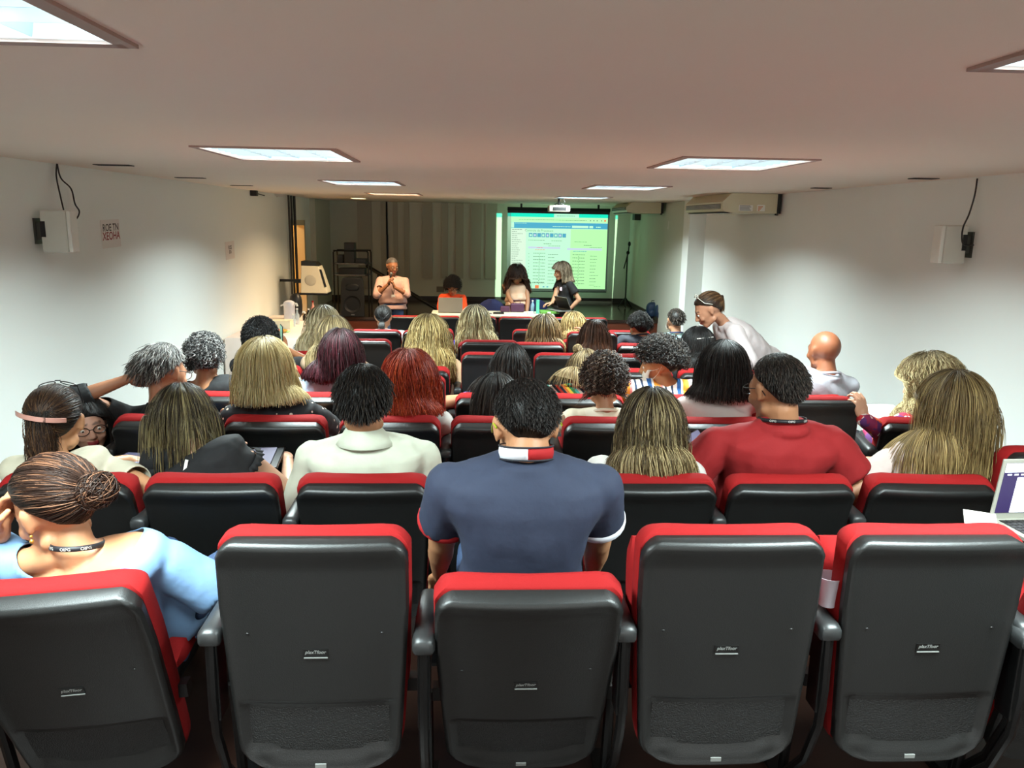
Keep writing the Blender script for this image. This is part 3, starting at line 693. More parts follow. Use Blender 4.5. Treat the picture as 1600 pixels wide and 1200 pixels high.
    def waves(P, amp, freq, cl=1.0, power=0.6):
        n, m_, _ = P.shape; s_ = np.concatenate([np.zeros((n, 1)), np.cumsum(np.linalg.norm(np.diff(P, axis=1), axis=2), axis=1)], 1)
        az = np.arctan2(*( ((P[:, -1] - hc) @ R)[:, :2].T)); ph = rg.random(n) * 2 * PI * cl + az * 3 * (1 - cl)
        o = P - hc; o[..., 2] *= 0.2; o /= np.maximum(np.linalg.norm(o, axis=2, keepdims=True), 1e-6); lt = np.cross(o, g); lt /= np.maximum(np.linalg.norm(lt, axis=2, keepdims=True), 1e-6)
        t = (s_ / np.maximum(s_[:, -1:], 1e-6)) ** power; a = amp * t * (0.6 + 0.8 * rg.random((n, 1))); fr = freq * (0.85 + 0.3 * rg.random((n, 1)))
        return P + (a * np.sin(s_ * fr + ph[:, None]))[..., None] * lt + (a * (0.5 + 0.5 * np.cos(s_ * fr + ph[:, None])))[..., None] * o
    def prof(n, m_, r): 
        t = np.linspace(0, 1, m_); return r * (0.55 + 0.45 * np.sin(np.clip(t * 1.6, 0, 1) * PI / 2)) * np.clip((1 - t) / 0.18 + 0.12, 0.12, 1) * (0.7 + 0.6 * rg.random((n, 1)))
    parts = []; r0 = h.get('r', 0.0042) * s * HR; px = h.get('part', 0.0)
    # inner cap that closes the scalp
    az = np.linspace(-PI, PI, 37); rows = []
    for t in np.linspace(0, 1, 14):
        lo = hairline(az) if kind != 'bald' else None; el_ = PI / 2 * (1 - t) + lo * t; thk = (th0 * 0.75) * np.clip((1 - t) * 5, 0.05, 1)
        rows.append(hc + (scalp(az, el_) * (1 + thk / 0.09) * rad) @ R.T)
    capv = np.array(rows); m_ = 37; F_ = [[i * m_ + j, i * m_ + j + 1, (i + 1) * m_ + j + 1, (i + 1) * m_ + j] for i in range(13) for j in range(36)]
    parts.append((capv.reshape(-1, 3), np.array(F_), np.tile(c1 * 0.8, (len(capv) * m_, 1))))
    if kind in ('long', 'bob'):
        endz = C[2] - h['drop']; m_ = h.get('m', 22); n = dens
        az = (rg.random(n) * 2 - 1) * PI; top = rg.random(n) < 0.72
        lo = hairline(az) + 0.06; el_ = np.where(top, 1.15 + 0.35 * rg.random(n), lo + (1.2 - lo) * rg.random(n))
        d0 = scalp(az, el_); d0[:, 0] += px * 0.9 * top; d0 /= np.linalg.norm(d0, axis=1, keepdims=True)
        dl = np.stack([np.sin(az), np.cos(az), -0.15 * np.ones(n)], -1); dir0 = dl @ R.T; th = th0 * (0.35 + 0.9 * rg.random(n)) + h.get('vol', 0.0) * rg.random(n)
        ez = endz + h.get('jag', 0.02) * rg.random(n)
        Lt = (C[2] + 0.10 - endz) * 1.25 + 0.12
        P = flow(d0, dir0, Lt, m_, th, h.get('grav', 0.42), True, ez, h.get('tuck', 0.0)); P = waves(P, wave, wf, h.get('clump', 1.0))
        parts.append(tubes(P, prof(n, m_, r0), 3, tone(n, m_)))
        # continuous under-layer
        q = 49; az = np.linspace(-PI, PI, q); d0 = scalp(az, np.full(q, 1.30)); dir0 = np.stack([np.sin(az), np.cos(az), -0.15 * np.ones(q)], -1) @ R.T
        P = flow(d0, dir0, Lt, 20, np.full(q, th0 * 0.35), h.get('grav', 0.42), True, np.full(q, endz + 0.03), h.get('tuck', 0.0))
        F_ = [[j * 20 + i, j * 20 + i + 1, (j + 1) * 20 + i + 1, (j + 1) * 20 + i] for j in range(q - 1) for i in range(19) if not (abs(az[j]) < 0.3 and i > 5)]
        parts.append((P.reshape(-1, 3), np.array(F_), (tone(1, 20) * 0.85 * np.ones((q, 1, 1))).reshape(-1, 3)))
    elif kind == 'short':
        n = dens; az = (rg.random(n) * 2 - 1) * PI; lo = hairline(az); u = rg.random(n); el_ = lo + (1.5 - lo) * u; d0 = scalp(az, el_)
        up = np.stack([0.4 * np.sin(az), -0.7 - 0 * az, -0.6 + 0 * az], -1); rad_out = d0 * h.get('lift', 0.25); dir0 = (up * (1 - h.get('fwd', 0.0)) + np.array([px, 1, -0.2]) * h.get('fwd', 0.0) + rad_out + h.get('mess', 0.16) * rg.normal(size=(n, 3))); dir0 /= np.linalg.norm(dir0, axis=1, keepdims=True)
        th = th0 * (0.3 + 0.8 * rg.random(n)) * np.clip(0.15 + (el_ - lo) * 1.4, 0.1, 1); Ls = L_ * (0.6 + 0.6 * rg.random(n)) * np.clip(0.35 + (el_ - lo), 0.3, 1); m_ = 7
        P = flow(d0, dir0 @ R.T, Ls, m_, th, 0.12, False); P = waves(P, wave, wf); fade = np.clip((el_ - lo) * h.get('fade', 6.0), 0.25, 1)[:, None]
        cols = tone(n, m_); parts.append(tubes(P, prof(n, m_, r0) * fade, 3, cols))
    elif kind == 'curly':
        n = int(dens / HN * 1.5); r0 = r0 / HR * 0.72; az = (rg.random(n) * 2 - 1) * PI; lo = hairline(az) + h.get('lo', 0.0); el_ = lo + (1.55 - lo) * rg.random(n) ** 0.8; d0 = scalp(az, el_)
        dir0 = 0.25 * d0 + rg.normal(size=(n, 3)); dir0 /= np.linalg.norm(dir0, axis=1, keepdims=True); th = h.get('vol', 0.04) * (0.3 + 0.95 * rg.random(n) ** 0.8) * (1 + 0.25 * np.sin(az * 5 + el_ * 7)); m_ = int(h.get('m', 26) * 1.3)
        ez = np.full(n, C[2] - h.get('drop', 9.0))
        P = flow(d0, dir0 @ R.T, L_ * (0.6 + 0.6 * rg.random(n)), m_, th, h.get('grav', 0.25), True, ez, hug=True)
        ax_ = np.gradient(P, axis=1); ax_ /= np.maximum(np.linalg.norm(ax_, axis=2, keepdims=True), 1e-9); o1 = P - hc; o1 /= np.linalg.norm(o1, axis=2, keepdims=True); o2 = np.cross(ax_, o1)
        s_ = np.concatenate([np.zeros((n, 1)), np.cumsum(np.linalg.norm(np.diff(P, axis=1), axis=2), axis=1)], 1); ph = rg.random((n, 1)) * 6.28; fr = wf * 2.1 * (0.8 + 0.4 * rg.random((n, 1))); am = wave * (0.5 + 0.7 * rg.random((n, 1)))
        P = P + (am * np.sin(s_ * fr + ph))[..., None] * o2 + (am * np.cos(s_ * fr + ph))[..., None] * o1 * 0.8
        parts.append(tubes(P, prof(n, m_, r0), 3, tone(n, m_)))
        q = 41; az = np.linspace(-PI, PI, q); rows = []
        for t in np.linspace(0, 1, 12):
            el_ = PI / 2 * (1 - t) + (hairline(az) + h.get('lo', 0.0)) * t; rows.append(hc + (scalp(az, el_) * (1 + h.get('vol', 0.04) * 0.55 * min(1, (1 - t) * 4 + 0.15) / 0.09) * rad) @ R.T)
        cv = np.array(rows); F_ = [[i * q + j, i * q + j + 1, (i + 1) * q + j + 1, (i + 1) * q + j] for i in range(11) for j in range(q - 1)]
        parts.append((cv.reshape(-1, 3), np.array(F_), np.tile(c1 * 0.6, (12 * q, 1))))
    elif kind == 'gather':
        G = v3(h['at']); Gd = unit(G / (rad / s)); n = dens; az = (rg.random(n) * 2 - 1) * PI; lo = hairline(az); el_ = lo + (0.35 * rg.random(n) + 0.02) * (1.4 - lo); d0 = scalp(az, el_)
        m_ = 16; t = np.linspace(0, 1, m_)[None, :, None]; gd = np.broadcast_to(Gd, d0.shape) + rg.normal(size=(n, 3)) * 0.06; gd = gd / np.linalg.norm(gd, axis=1, keepdims=True)
        om = np.arccos(np.clip((d0 * gd).sum(1), -0.999, 0.999))[:, None, None]; D = (np.sin((1 - t) * om) * d0[:, None] + np.sin(t * om) * gd[:, None]) / np.sin(om)
        th = (th0 * (0.4 + 0.8 * rg.random(n)))[:, None, None] * (0.35 + np.sin(t * PI / 2 * 1.2) * 0.9); P = hc + (D * (1 + th / 0.09) * rad) @ R.T; P = waves(P, wave * 0.5, wf)
        parts.append(tubes(P, np.clip(prof(n, m_, r0), r0 * 0.5, 1), 3, tone(n, m_, t)))
    if h.get('at'):
        G = v3(h['at']); Gd = unit(G / (rad / s)); Gw = hc + (Gd * rad * 1.12) @ R.T; out = unit((Gd @ R.T))
        if h.get('bun'):
            rb = h['bun'] * s; n = int(h.get('nb', 130) * HN * 0.7); m_ = 20; ctr = Gw + out * rb * 0.6; a = rg.normal(size=(n, 3)); a /= np.linalg.norm(a, axis=1, keepdims=True); b = np.cross(a, rg.normal(size=(n, 3))); b /= np.linalg.norm(b, axis=1, keepdims=True)
            q = np.linspace(0, PI * 1.5, m_)[None, :, None]; rr = rb * (0.7 + 0.4 * rg.random((n, 1, 1))); P = ctr + (a[:, None] * np.cos(q) + b[:, None] * np.sin(q)) * rr * (1, 1, h.get('bz', 1.0)); P = waves(P, h.get('bw', 0.003), 60)
            parts.append(tubes(P, prof(n, m_, r0 * 1.1), 3, tone(n, m_)))
            e = M(); e.ell(ctr, (rb * 0.75, rb * 0.75, rb * 0.75 * h.get('bz', 1.0)), k=14, m=8); ev = np.vstack(e.v); parts.append((ev, np.array([f for f in e.f if len(f) == 4]), np.tile(c1 * 0.5, (len(ev), 1))))
        if h.get('tail'):
            n = int(h.get('nt', 150) * HN); m_ = 20; p0 = Gw + np.clip(rg.normal(size=(n, 3)), -1.3, 1.3) * h.get('tw', 0.012) * s; d = np.tile(out * 0.35 + v3(0, 0, -0.5), (n, 1)) + rg.normal(size=(n, 3)) * 0.04; ds = h['tail'] * (0.75 + 0.3 * rg.random(n)) / (m_ - 1); p = p0; o_ = [p0]
            for i in range(m_ - 1):
                d = d * 0.72 + g * 0.28; d /= np.linalg.norm(d, axis=1, keepdims=True); pn = p + d * ds[:, None]; pn[:, 0] += (0.0 + rg.normal(size=n) * 0.0012)
                for cc, cr, cR in (colliders if h['tail'] > 0.18 else []):
                    qq = ((pn - cc) @ cR) / (cr + 0.012); rr = np.linalg.norm(qq, axis=1); kk = (rr < 1) & (rr > 1e-6); qq[kk] /= rr[kk][:, None]; pn = np.where(kk[:, None], (qq * (cr + 0.012)) @ cR.T + cc, pn)
                p = pn; o_.append(p)
            P = waves(np.stack(o_, 1), h.get('twave', 0.006), wf); parts.append(tubes(P, prof(n, m_, r0 * 1.1), 3, tone(n, m_)))
    return np_mesh('hair', parts)
# ---- one person -------------------------------------------------------------
JEANS = mat('blue_denim', (0.22, 0.31, 0.45), 0.85, bump=0.2, bscale=200, var=0.15, vscale=12)
DARKP = mat('dark_trousers', (0.06, 0.06, 0.075), 0.85, bump=0.2, bscale=80)
SHOE = mat('dark_shoes', (0.05, 0.04, 0.04), 0.5)
def cloth(name, col, rough=0.85, bump=0.25): return mat(name, col, rough, bump=bump, bscale=22, var=0.05, vscale=20)
def person(label, X, Y, floor, head, yaw=0.0, hyaw=0.0, hp=8.0, hr=0.0, s=1.13, sw=0.42, skin='#c08a66', top=None, sleeve='short', neck='crew', bottom=None,
           aL=None, aR=None, hair_=None, shirt_fat=1.0, drop=0.0, nb=None, stand=False, hip=None, seed=1, stubble=0.0, lips='#a8584e', scalp=None, slope=0.045,
           vox=0.010, lean=0.0, handL=None, handR=None, fat=1.0, neckcut=0.0, feet=True, tank=0.0, wr=0.006, aout=0.05, sh=None, group=None, female=True, eyes=False, bw=1.0, knees=None):
    root = empty('person', (X, Y, floor), label, 'person', group); org = (X, Y, floor)
    bottom = bottom or DARKP; C = v3(head); ya = math.radians(yaw)
    F_ = v3(math.sin(ya), math.cos(ya), 0); Rt = v3(math.cos(ya), -math.sin(ya), 0)
    ha = math.radians(yaw + hyaw); R = rotz(-ha) @ rotx(-math.radians(hp)) @ roty(math.radians(hr))
    HP = v3(X, Y, floor + (0.93 if stand else 0.50)) if hip is None else v3(hip)
    nbp = C + (R @ v3(0, -0.03, -0.085)) * s + v3(0, 0, -0.032) - F_ * 0.02 if nb is None else v3(nb)      # base of the neck
    S = nbp + v3(0, 0, -0.035) - F_ * 0.005
    up = unit(S - HP)
    mid = (HP + S) / 2 - F_ * 0.045 * (0 if stand else 1) - F_ * lean
    def spine(t): return (1 - t) ** 2 * HP + 2 * t * (1 - t) * mid + t * t * S
    def ring(t, a, b, inf=0.0, k=24):
        p = spine(t); tn = unit(spine(min(1, t + 0.02)) - spine(max(0, t - 0.02))); lat = unit(Rt - np.dot(Rt, tn) * tn); fo = np.cross(tn, lat)
        q = np.linspace(0, 2 * PI, k, endpoint=False); return np.array([p + lat * (a + inf) * np.sign(math.cos(x)) * abs(math.cos(x)) ** 0.82 + fo * (b + inf) * np.sign(math.sin(x)) * abs(math.sin(x)) ** 0.9 for x in q])
    hw = sw / 2
    prof_ = [(-0.06, 0.15 * bw, 0.11), (0.05, 0.175 * bw, 0.125), (0.2, 0.160 * bw, 0.118), (0.4, 0.152 * bw, 0.112), (0.6, 0.166 * bw, 0.118), (0.78, hw * 0.88, 0.115), (0.88, hw * 0.86, 0.100), (0.96, hw * 0.62, 0.078), (1.0, hw * 0.34, 0.062)]
    if neckcut > 0.05: prof_[-1] = (0.99, hw * 0.34, 0.055)
    shp = []; 
    for q in (-1, 1):
        p = S + Rt * q * (hw - 0.035) - up * slope + F_ * 0.01
        if sh is not None: p = p + v3(sh) * (1 if q > 0 else 1)
        shp.append(p)
    arms = []
    for q, spec in ((0, aL), (1, aR)):
        sg = -1 if q == 0 else 1; sp = shp[q]; spec = spec or {}
        if 'w' in spec: wt = v3(spec['w'])
        elif stand: wt = sp + Rt * sg * 0.06 + v3(0, 0, -0.52) + F_ * 0.05
        else: wt = v3(X, Y, 0) + Rt * sg * (0.10) + F_ * 0.36; wt[2] = HP[2] + 0.13
        pole = v3(spec.get('pole', Rt * sg * (0.35 + aout * 8) + v3(0, 0, -1) - F_ * 0.25))
        el_, wt = ik(sp, wt, 0.285, 0.25, pole)
        hd = v3(spec.get('dir', unit(wt - el_) + (0 if 'w' in spec else 1) * (-Rt * sg * 0.3 + v3(0, 0, -0.2)))); pl = v3(spec.get('palm', v3(0, 0, -1) if abs(unit(hd)[2]) < 0.8 else -Rt * sg))
        arms.append((sp, el_, wt, unit(hd), pl, spec.get('curl', 0.45), sg))
    # body
    b = M(); head_shape(b, C, R, s, fat=1.0)
    nt = C + (R @ v3(0, -0.022, -0.06)) * s; nr = 0.050 * fat * (0.92 if female else 1.08)
    b.chain([nt, (nt + nbp) / 2, nbp - v3(0, 0, 0.03)], [nr * 1.02, nr, nr * 1.12]); b.cap(nbp - v3(0, 0, 0.03), nr * 1.1, S - up * 0.05, nr * 1.2)
    shr = -0.012 if neckcut <= 0.05 and not tank else 0.0
    b.loft([ring(t, a, d, shr) for t, a, d in prof_])
    for sp, el_, wt, hd, pl, cu, sg in arms:
        b.cap(nbp - v3(0, 0, 0.025) + Rt * sg * 0.02, 0.036 * fat, sp, 0.043 * fat + shr); b.chain([sp, (sp + el_) / 2, el_], [0.054 * fat + shr, 0.047 * fat, 0.039 * fat]); b.chain([el_, el_ * 0.65 + wt * 0.35, wt], [0.038 * fat, 0.038 * fat, 0.025])
    legs = []
    for sg in (-1, 1):
        h0 = HP + Rt * sg * 0.09
        if stand: kn = h0 + v3(0, 0, -0.43) + F_ * 0.02; an = v3(kn[0], kn[1], floor + 0.09) - F_ * 0.03
        else: kn = v3(h0[0], h0[1], floor + 0.50) + F_ * 0.42 + Rt * sg * 0.05; an = v3(kn[0], kn[1], floor + 0.09) + F_ * 0.03
        if knees and sg in knees: kn, an = v3(knees[sg][0]), v3(knees[sg][1])
        legs.append((h0, kn, an, sg)); 
        if vox < 0.012 or stand: b.chain([h0, kn, an], [0.07, 0.045, 0.035])
    me = remesh(b, vox, 2)
    for sp, el_, wt, hd, pl, cu, sg in arms: me = join(me, place_hand(wt + hd * 0.012, hd, pl, sg, cu, 0.98))
    mesh_obj(me, 'body', SKINM, root, org, head_tones(me[0], C, R, s, skin, lips, stubble, scalp))
    # top
    t_ = M()
    if neckcut <= 0.05 and not tank: t_.ell(nbp - v3(0, 0, 0.035) - F_ * 0.004, (nr * 1.6, nr * 1.45, 0.030)); t_.cap(nbp - v3(0, 0, 0.06) - Rt * 0.03, nr * 1.12, nbp - v3(0, 0, 0.06) + Rt * 0.03, nr * 1.12)
    inf = 0.012 * shirt_fat; t_.loft([ring(t, a, d, inf + ((0.022 if stand else 0.01) if t < 0.3 else 0)) for t, a, d in ([(-0.20, 0.175 * bw, 0.125)] if stand else []) + prof_])
    for sp, el_, wt, hd, pl, cu, sg in arms:
        if tank: t_.cap(nbp - v3(0, 0, 0.04) + Rt * sg * 0.035, 0.036 * fat, nbp * 0.35 + sp * 0.65 , 0.045 * fat); continue
        t_.cap(nbp - v3(0, 0, 0.035) + Rt * sg * 0.03, 0.044 * fat, sp, 0.055 * fat + 0.002 * shirt_fat)
        if sleeve == 'none': t_.cap(sp, 0.054 * fat, sp + (el_ - sp) * 0.06, 0.050 * fat)
        elif sleeve == 'short': t_.chain([sp, sp * 0.45 + el_ * 0.55], [0.060 * fat + 0.004 * shirt_fat, 0.066 * fat + 0.006 * shirt_fat])
        elif sleeve == 'half': t_.chain([sp, el_, el_ * 0.75 + wt * 0.25], [0.060 * fat + 0.004, 0.055 * fat + 0.008, 0.052 * fat])
        else: t_.chain([sp, el_, wt - hd * 0.0], [0.060 * fat + 0.005 * shirt_fat, 0.052 * fat + 0.007 * shirt_fat, 0.036 + 0.004])
    me = remesh(t_, max(vox, 0.011), 5)
    me = wrinkle(me, wr, 9.0, seed * 3.1, 0.6)
    if sleeve in ('short', 'half') and not tank:       # open the sleeve ends
        ends = [(sp * 0.45 + el_ * 0.55, unit(el_ - sp)) if sleeve == 'short' else (el_ * 0.75 + wt * 0.25, unit(wt - el_)) for sp, el_, wt, *_ in arms]
        rads = 0.11
        me = cut_mesh(me, lambda co: np.any([(((co - e) @ d) > 0.012) & (np.linalg.norm(co - e, axis=1) < rads) for e, d in ends], axis=0))
    if neckcut > 0.05:
        nc = nbp + v3(0, 0, 0.02) - F_ * 0.02; rx = neckcut
        me = cut_mesh(me, lambda co: ((((co - nc) @ Rt) / (rx * 1.25)) ** 2 + (((co - nc) @ F_) / (rx * 1.25)) ** 2 + (((co - nc) @ v3(0, 0, 1)) / (rx * 0.95)) ** 2) < 1)
    if stand: me = cut_mesh(me, lambda co: co[:, 2] < HP[2] - 0.11)
    to = mesh_obj(me, 'shirt', top, root, org)
    if sleeve in ('short', 'half') or neckcut > 0.05 or stand:
        so = to.modifiers.new('solid', 'SOLIDIFY'); so.thickness = 0.004; so.offset = 1
    if neck == 'collar':
        cl = M(); rows = []
        k = 28
        for (r_, z_, o_) in ((nr * 1.20, -0.02, 0), (nr * 1.10, 0.014, 0), (nr * 1.17, 0.018, 0), (nr * 1.65, -0.022, 0), (nr * 2.0, -0.046, 0)):
            q = np.linspace(0.5, 2 * PI - 0.5, k); tl = unit(nt - nbp)
            c_ = nbp + tl * z_; rows.append(np.array([c_ + Rt * math.sin(x) * r_ * 1.02 + F_ * math.cos(x) * r_ + v3(0, 0, -0.02 * max(0, math.cos(x))) for x in q]))
        cl.loft(rows, cap=False, closed=False); co = cl.build('collar', top, root, origin=None); co.data.transform(Matrix.Translation(-Vector(org))); so = co.modifiers.new('solid', 'SOLIDIFY'); so.thickness = 0.003
    elif neck == 'crew' and neckcut <= 0.05:
        cl = M(); q = np.linspace(0, 2 * PI, 30); cc = nbp - v3(0, 0, 0.012) 
        cl.tube([cc + Rt * math.sin(x) * nr * 1.32 + F_ * (math.cos(x) * nr * 1.25) + v3(0, 0, -0.022 * math.cos(x)) for x in q], 0.0085, 8); co = cl.build('collar', top, root); co.data.transform(Matrix.Translation(-Vector(org)))
    # trousers and shoes
    tr = M(); tr.loft([ring(t, a, d, 0.010 if not stand else -0.004) for t, a, d in [(-0.08, 0.16 * bw, 0.12), (0.0 if not stand else -0.04, 0.18 * bw, 0.13), (0.10 if not stand else -0.01, 0.17 * bw, 0.125)]])
    for h0, kn, an, sg in legs: tr.chain([h0, kn, an], [0.095 if not stand else 0.088, 0.070, 0.055])
    me = remesh(tr, 0.016, 4); me = wrinkle(me, 0.005, 8, seed * 1.7); mesh_obj(me, 'trousers', bottom, root, org)
    for h0, kn, an, sg in legs:
        sm = M(); a0 = v3(an[0], an[1], floor + 0.045); sm.chain([a0 - F_ * 0.06, a0 + F_ * 0.06, a0 + F_ * 0.15 - v3(0, 0, 0.008)], [0.043, 0.044, 0.034]); vs = np.vstack(sm.v); vs[:, 2] = np.maximum(vs[:, 2], floor + 0.002); sm.v = [vs]
        so = sm.build('shoe', SHOE, root); so.data.transform(Matrix.Translation(-Vector(org)))
    if hair_:
        ax = unit(S - HP); lat = unit(Rt - np.dot(Rt, ax) * ax); TR = np.column_stack([lat, np.cross(ax, lat), ax])
        colls = [(spine(0.74), v3(hw * 0.86, 0.128, 0.23), TR), (nbp - v3(0, 0, 0.07), v3(hw * 0.50, 0.092, 0.070), TR), (nbp + v3(0, 0, 0.02), v3(nr, nr, 0.09), np.eye(3))] + []
        if hair_.get('nocol'): colls = colls[2:3]
        me = hair(C, R, s, hair_, colls, seed); mesh_obj(me, 'hair', HAIRM, root, org)
    if eyes:
        for q in (-1, 1):
            e = M(); c_ = C + R @ (v3(q * 0.032, 0.0815, 0.004) * s); e.ell(c_, (0.0108 * s,) * 3, k=14, m=8); eo = e.build('eye', EYEM, root); eo.data.transform(Matrix.Translation(-Vector(org)))
            e = M(); fd = unit(R @ v3(q * 0.05, 1, -0.25)); e.ell(c_ + fd * 0.0058 * s, (0.0062 * s,) * 3, k=10, m=6); io = e.build('iris', IRIS, eo); io.data.transform(Matrix.Translation(-Vector(org)))
    info = dict(root=root, org=org, C=C, R=R, s=s, nbp=nbp, F=F_, Rt=Rt, nr=nr, S=S, arms=arms, shp=shp, up=up, hw=hw, spine=spine)
    return info
def child(I, m_, name, mat_, **k):
    o = m_.build(name, mat_, I['root'], **k); o.data.transform(Matrix.Translation(-Vector(I['org']))); return o
def glasses(I, on_top=False, col=None, lens=True, half=False):
    C, R, s = I['C'], I['R'], I['s']; m = M(); z0, y0, tilt = (0.004, 0.104, 0) if not on_top else (0.138, 0.012, 1)
    def P(x, y, z): return C + R @ (v3(x, y, z) * s)
    parts = []
    for q in (-1, 1):
        pts = []
        for a in np.linspace(0, 2 * PI, 19):
            dx = q * 0.034 + 0.026 * math.cos(a); dz = 0.018 * math.sin(a)
            pts.append(P(dx, y0 - 0.25 * abs(dx) ** 1.0 * 0.35, z0 + dz) if not on_top else P(dx, y0 + 0.02 + dz * 0.6, z0 - dz * 0.35 - abs(dx) * 0.25))
        m.tube(pts, 0.0022, 6, cap=False)
        if on_top: m.tube([P(q * 0.06, y0 + 0.02, z0 - 0.014), P(q * 0.083, 0.01, 0.07), P(q * 0.086, -0.035, 0.035)], 0.002, 6)
        else: m.tube([P(q * 0.06, y0 - 0.008, z0 + 0.008), P(q * 0.080, 0.03, 0.012), P(q * 0.083, -0.02, 0.010), P(q * 0.080, -0.035, -0.012)], 0.0024, 6)
    m.tube([P(-0.009, y0 + (0.02 if on_top else 0), z0 + 0.004), P(0.009, y0 + (0.02 if on_top else 0), z0 + 0.004)], 0.002, 6)
    g = child(I, m, 'glasses', col or GLASSF); return g
def lanyard(I, m_=None, txt=None, badge=None, wdt=0.015, front=False):
    """strap lying round the neck; a badge hangs on the chest"""
    C, F_, Rt, nbp, nr = I['C'], I['F'], I['Rt'], I['nbp'], I['nr']; m = M(); rows_a, rows_b = [], []
    for x in np.linspace(-2.3, 2.3, 30):
        p = nbp - F_ * math.cos(x) * nr * 1.38 + Rt * math.sin(x) * nr * 1.42 + v3(0, 0, 0.012 * math.cos(x) + 0.004)
        rows_a.append(p + v3(0, 0, wdt / 2) ); o = unit(p - nbp); rows_b.append(p - v3(0, 0, wdt / 2) + o * 0.006)
    m.loft([np.array(rows_a), np.array(rows_b)], cap=False, closed=False); g = child(I, m, 'lanyard', m_ or mat('black_lanyard', (0.03, 0.03, 0.06), 0.6)); sd = g.modifiers.new('s', 'SOLIDIFY'); sd.thickness = 0.0015
    if txt:
        tv, tf = text_mesh(txt, 0.012, 0.0003, 0, 0.0003)
        for x0 in (-0.75, 0.0, 0.75):
            m = M(); r = nr * 1.46; vv = []
            for p in tv:
                a = x0 + p[0] / r; o = -F_ * math.cos(a) + Rt * math.sin(a)
                vv.append(nbp + o * r * (1.0) + v3(0, 0, 0.012 * math.cos(a) + 0.004 + p[1]) + o * 0.002)
            m.add(np.array(vv), tf); t = m.build('lettering', PAPER, g, smooth=False); t.data.transform(Matrix.Translation(-Vector(I['org'])))
    return g
# ------------------------------------------------------------------ the audience
hd = at
def seat(row, x, head, label, **k):
    if row >= 6: k.setdefault('vox', 0.014)
    elif row >= 4: k.setdefault('vox', 0.012)
    global HN, HR
    HN, HR = ((3.0, 0.46), (3.0, 0.46), (3.0, 0.46), (2.4, 0.55), (2.2, 0.6), (1.6, 0.75), (1.4, 0.8), (1.4, 0.8))[row - 1]
    dx = k.pop('dx', 0.0); head = v3(head) - v3(0, 0, k.pop('dz', 0.035)); e = v3(0, 0, CZ); sh_ = 0.0 if row == 1 else 0.11
    head = e + (head - e) * (head[1] + sh_) / head[1]
    if row > 1 and k.get('hair_') and 'drop' in k['hair_']: k['hair_']['drop'] -= 0.03
    if 'nb' in k: k['nb'] = e + (v3(k['nb']) - e) * (k['nb'][1] + sh_) / k['nb'][1]
    return person(label, x + dx, ROWY[row] + 0.40, ROWF[row], head, seed=int(row * 31 + x * 10 + 40), **k)
def H(kind, *col, **k): return dict(kind=kind, col=list(col), **k)
# --- back row
NAVY = cloth('heathered_navy_blue_knit', (0.125, 0.155, 0.235))
I = seat(1, 0.15, hd(822, 650, 2.30), 'person in navy polo with white and red collar, in the middle of the back row', hyaw=-10, hp=24, sw=0.51, s=1.16, skin='#c08a64', top=NAVY, female=False, fat=1.14, slope=0.075,
     hair_=H('short', '#12100f', '#211d1b', '#35302c', len=0.020, n=2600, th=0.007, r=0.0018, lift=0.3, fade=3), vox=0.009, wr=0.004, neck='none', shirt_fat=1.2, bw=1.08, bottom=JEANS, nb=hd(822, 708, 2.22), aL=dict(w=v3(-0.12, 2.60, 0.50), pole=v3(-0.3, -0.3, -1)), aR=dict(w=v3(0.43, 2.60, 0.50), pole=v3(0.3, -0.3, -1)))
def polo_collar(I):
    nbp, nr, Rt, F_ = I['nbp'], I['nr'], I['Rt'], I['F']; root = I['root']
    white, redm, dk = mat('white_knit_rib', (0.86, 0.87, 0.90), 0.8), mat('red_knit_rib', (0.62, 0.06, 0.08), 0.8), mat('dark_grey_knit_edge', (0.10, 0.11, 0.14), 0.8)
    q0 = np.linspace(-2.4, 0.0, 16); q1 = np.linspace(0.0, 2.4, 16)      # 0 = nape
    for qs, mm, nm in ((q0, white, 'collar_white_half'), (q1, redm, 'collar_red_half')):
        rows = []
        for r_, z_ in ((1.36, -0.018), (1.30, 0.012), (1.22, 0.018), (1.18, 0.0)):
            rows.append(np.array([nbp + (-F_ * math.cos(x) * 0.95 + Rt * math.sin(x)) * nr * r_ + v3(0, 0, z_ + 0.006 + 0.014 * math.cos(x)) for x in qs]))
        m = M(); m.loft(rows, cap=False, closed=False); c = child(I, m, nm, mm); so = c.modifiers.new('s', 'SOLIDIFY'); so.thickness = 0.003
        tag(c, 'white half of collar' if mm is white else 'red half of collar')
    m = M()
    for r_, z_ in ((1.38, -0.019), (1.30, 0.018)):
        m.tube([nbp + (-F_ * math.cos(x) * 0.95 + Rt * math.sin(x)) * nr * r_ + v3(0, 0, z_ + 0.006 + 0.014 * math.cos(x)) for x in np.linspace(-2.4, 2.4, 30)], 0.0028, 6)
    child(I, m, 'collar_edging', dk)
    for q, mm in ((0, redm), (1, white)):
        sp, el_, wt, hd_, pl, cu, sg = I['arms'][q]; e = sp * 0.45 + el_ * 0.55; d = unit(el_ - sp); a = unit(np.cross(d, v3(0, 1, 0.2))); b = np.cross(d, a)
        m = M(); m.loft([np.array([e + d * z_ + (a * math.cos(x) + b * math.sin(x)) * r_ for x in np.linspace(0, 2 * PI, 24, endpoint=False)]) for r_, z_ in ((0.084, -0.012), (0.0875, -0.006), (0.088, 0.004), (0.087, 0.012), (0.081, 0.012), (0.081, -0.012))], cap=False)
        child(I, m, 'sleeve_band', mm)
polo_collar(I)
m = M(); C, R, s = I['C'], I['R'], I['s']
P_ = lambda x, y, z: C + R @ (v3(x, y, z) * s)
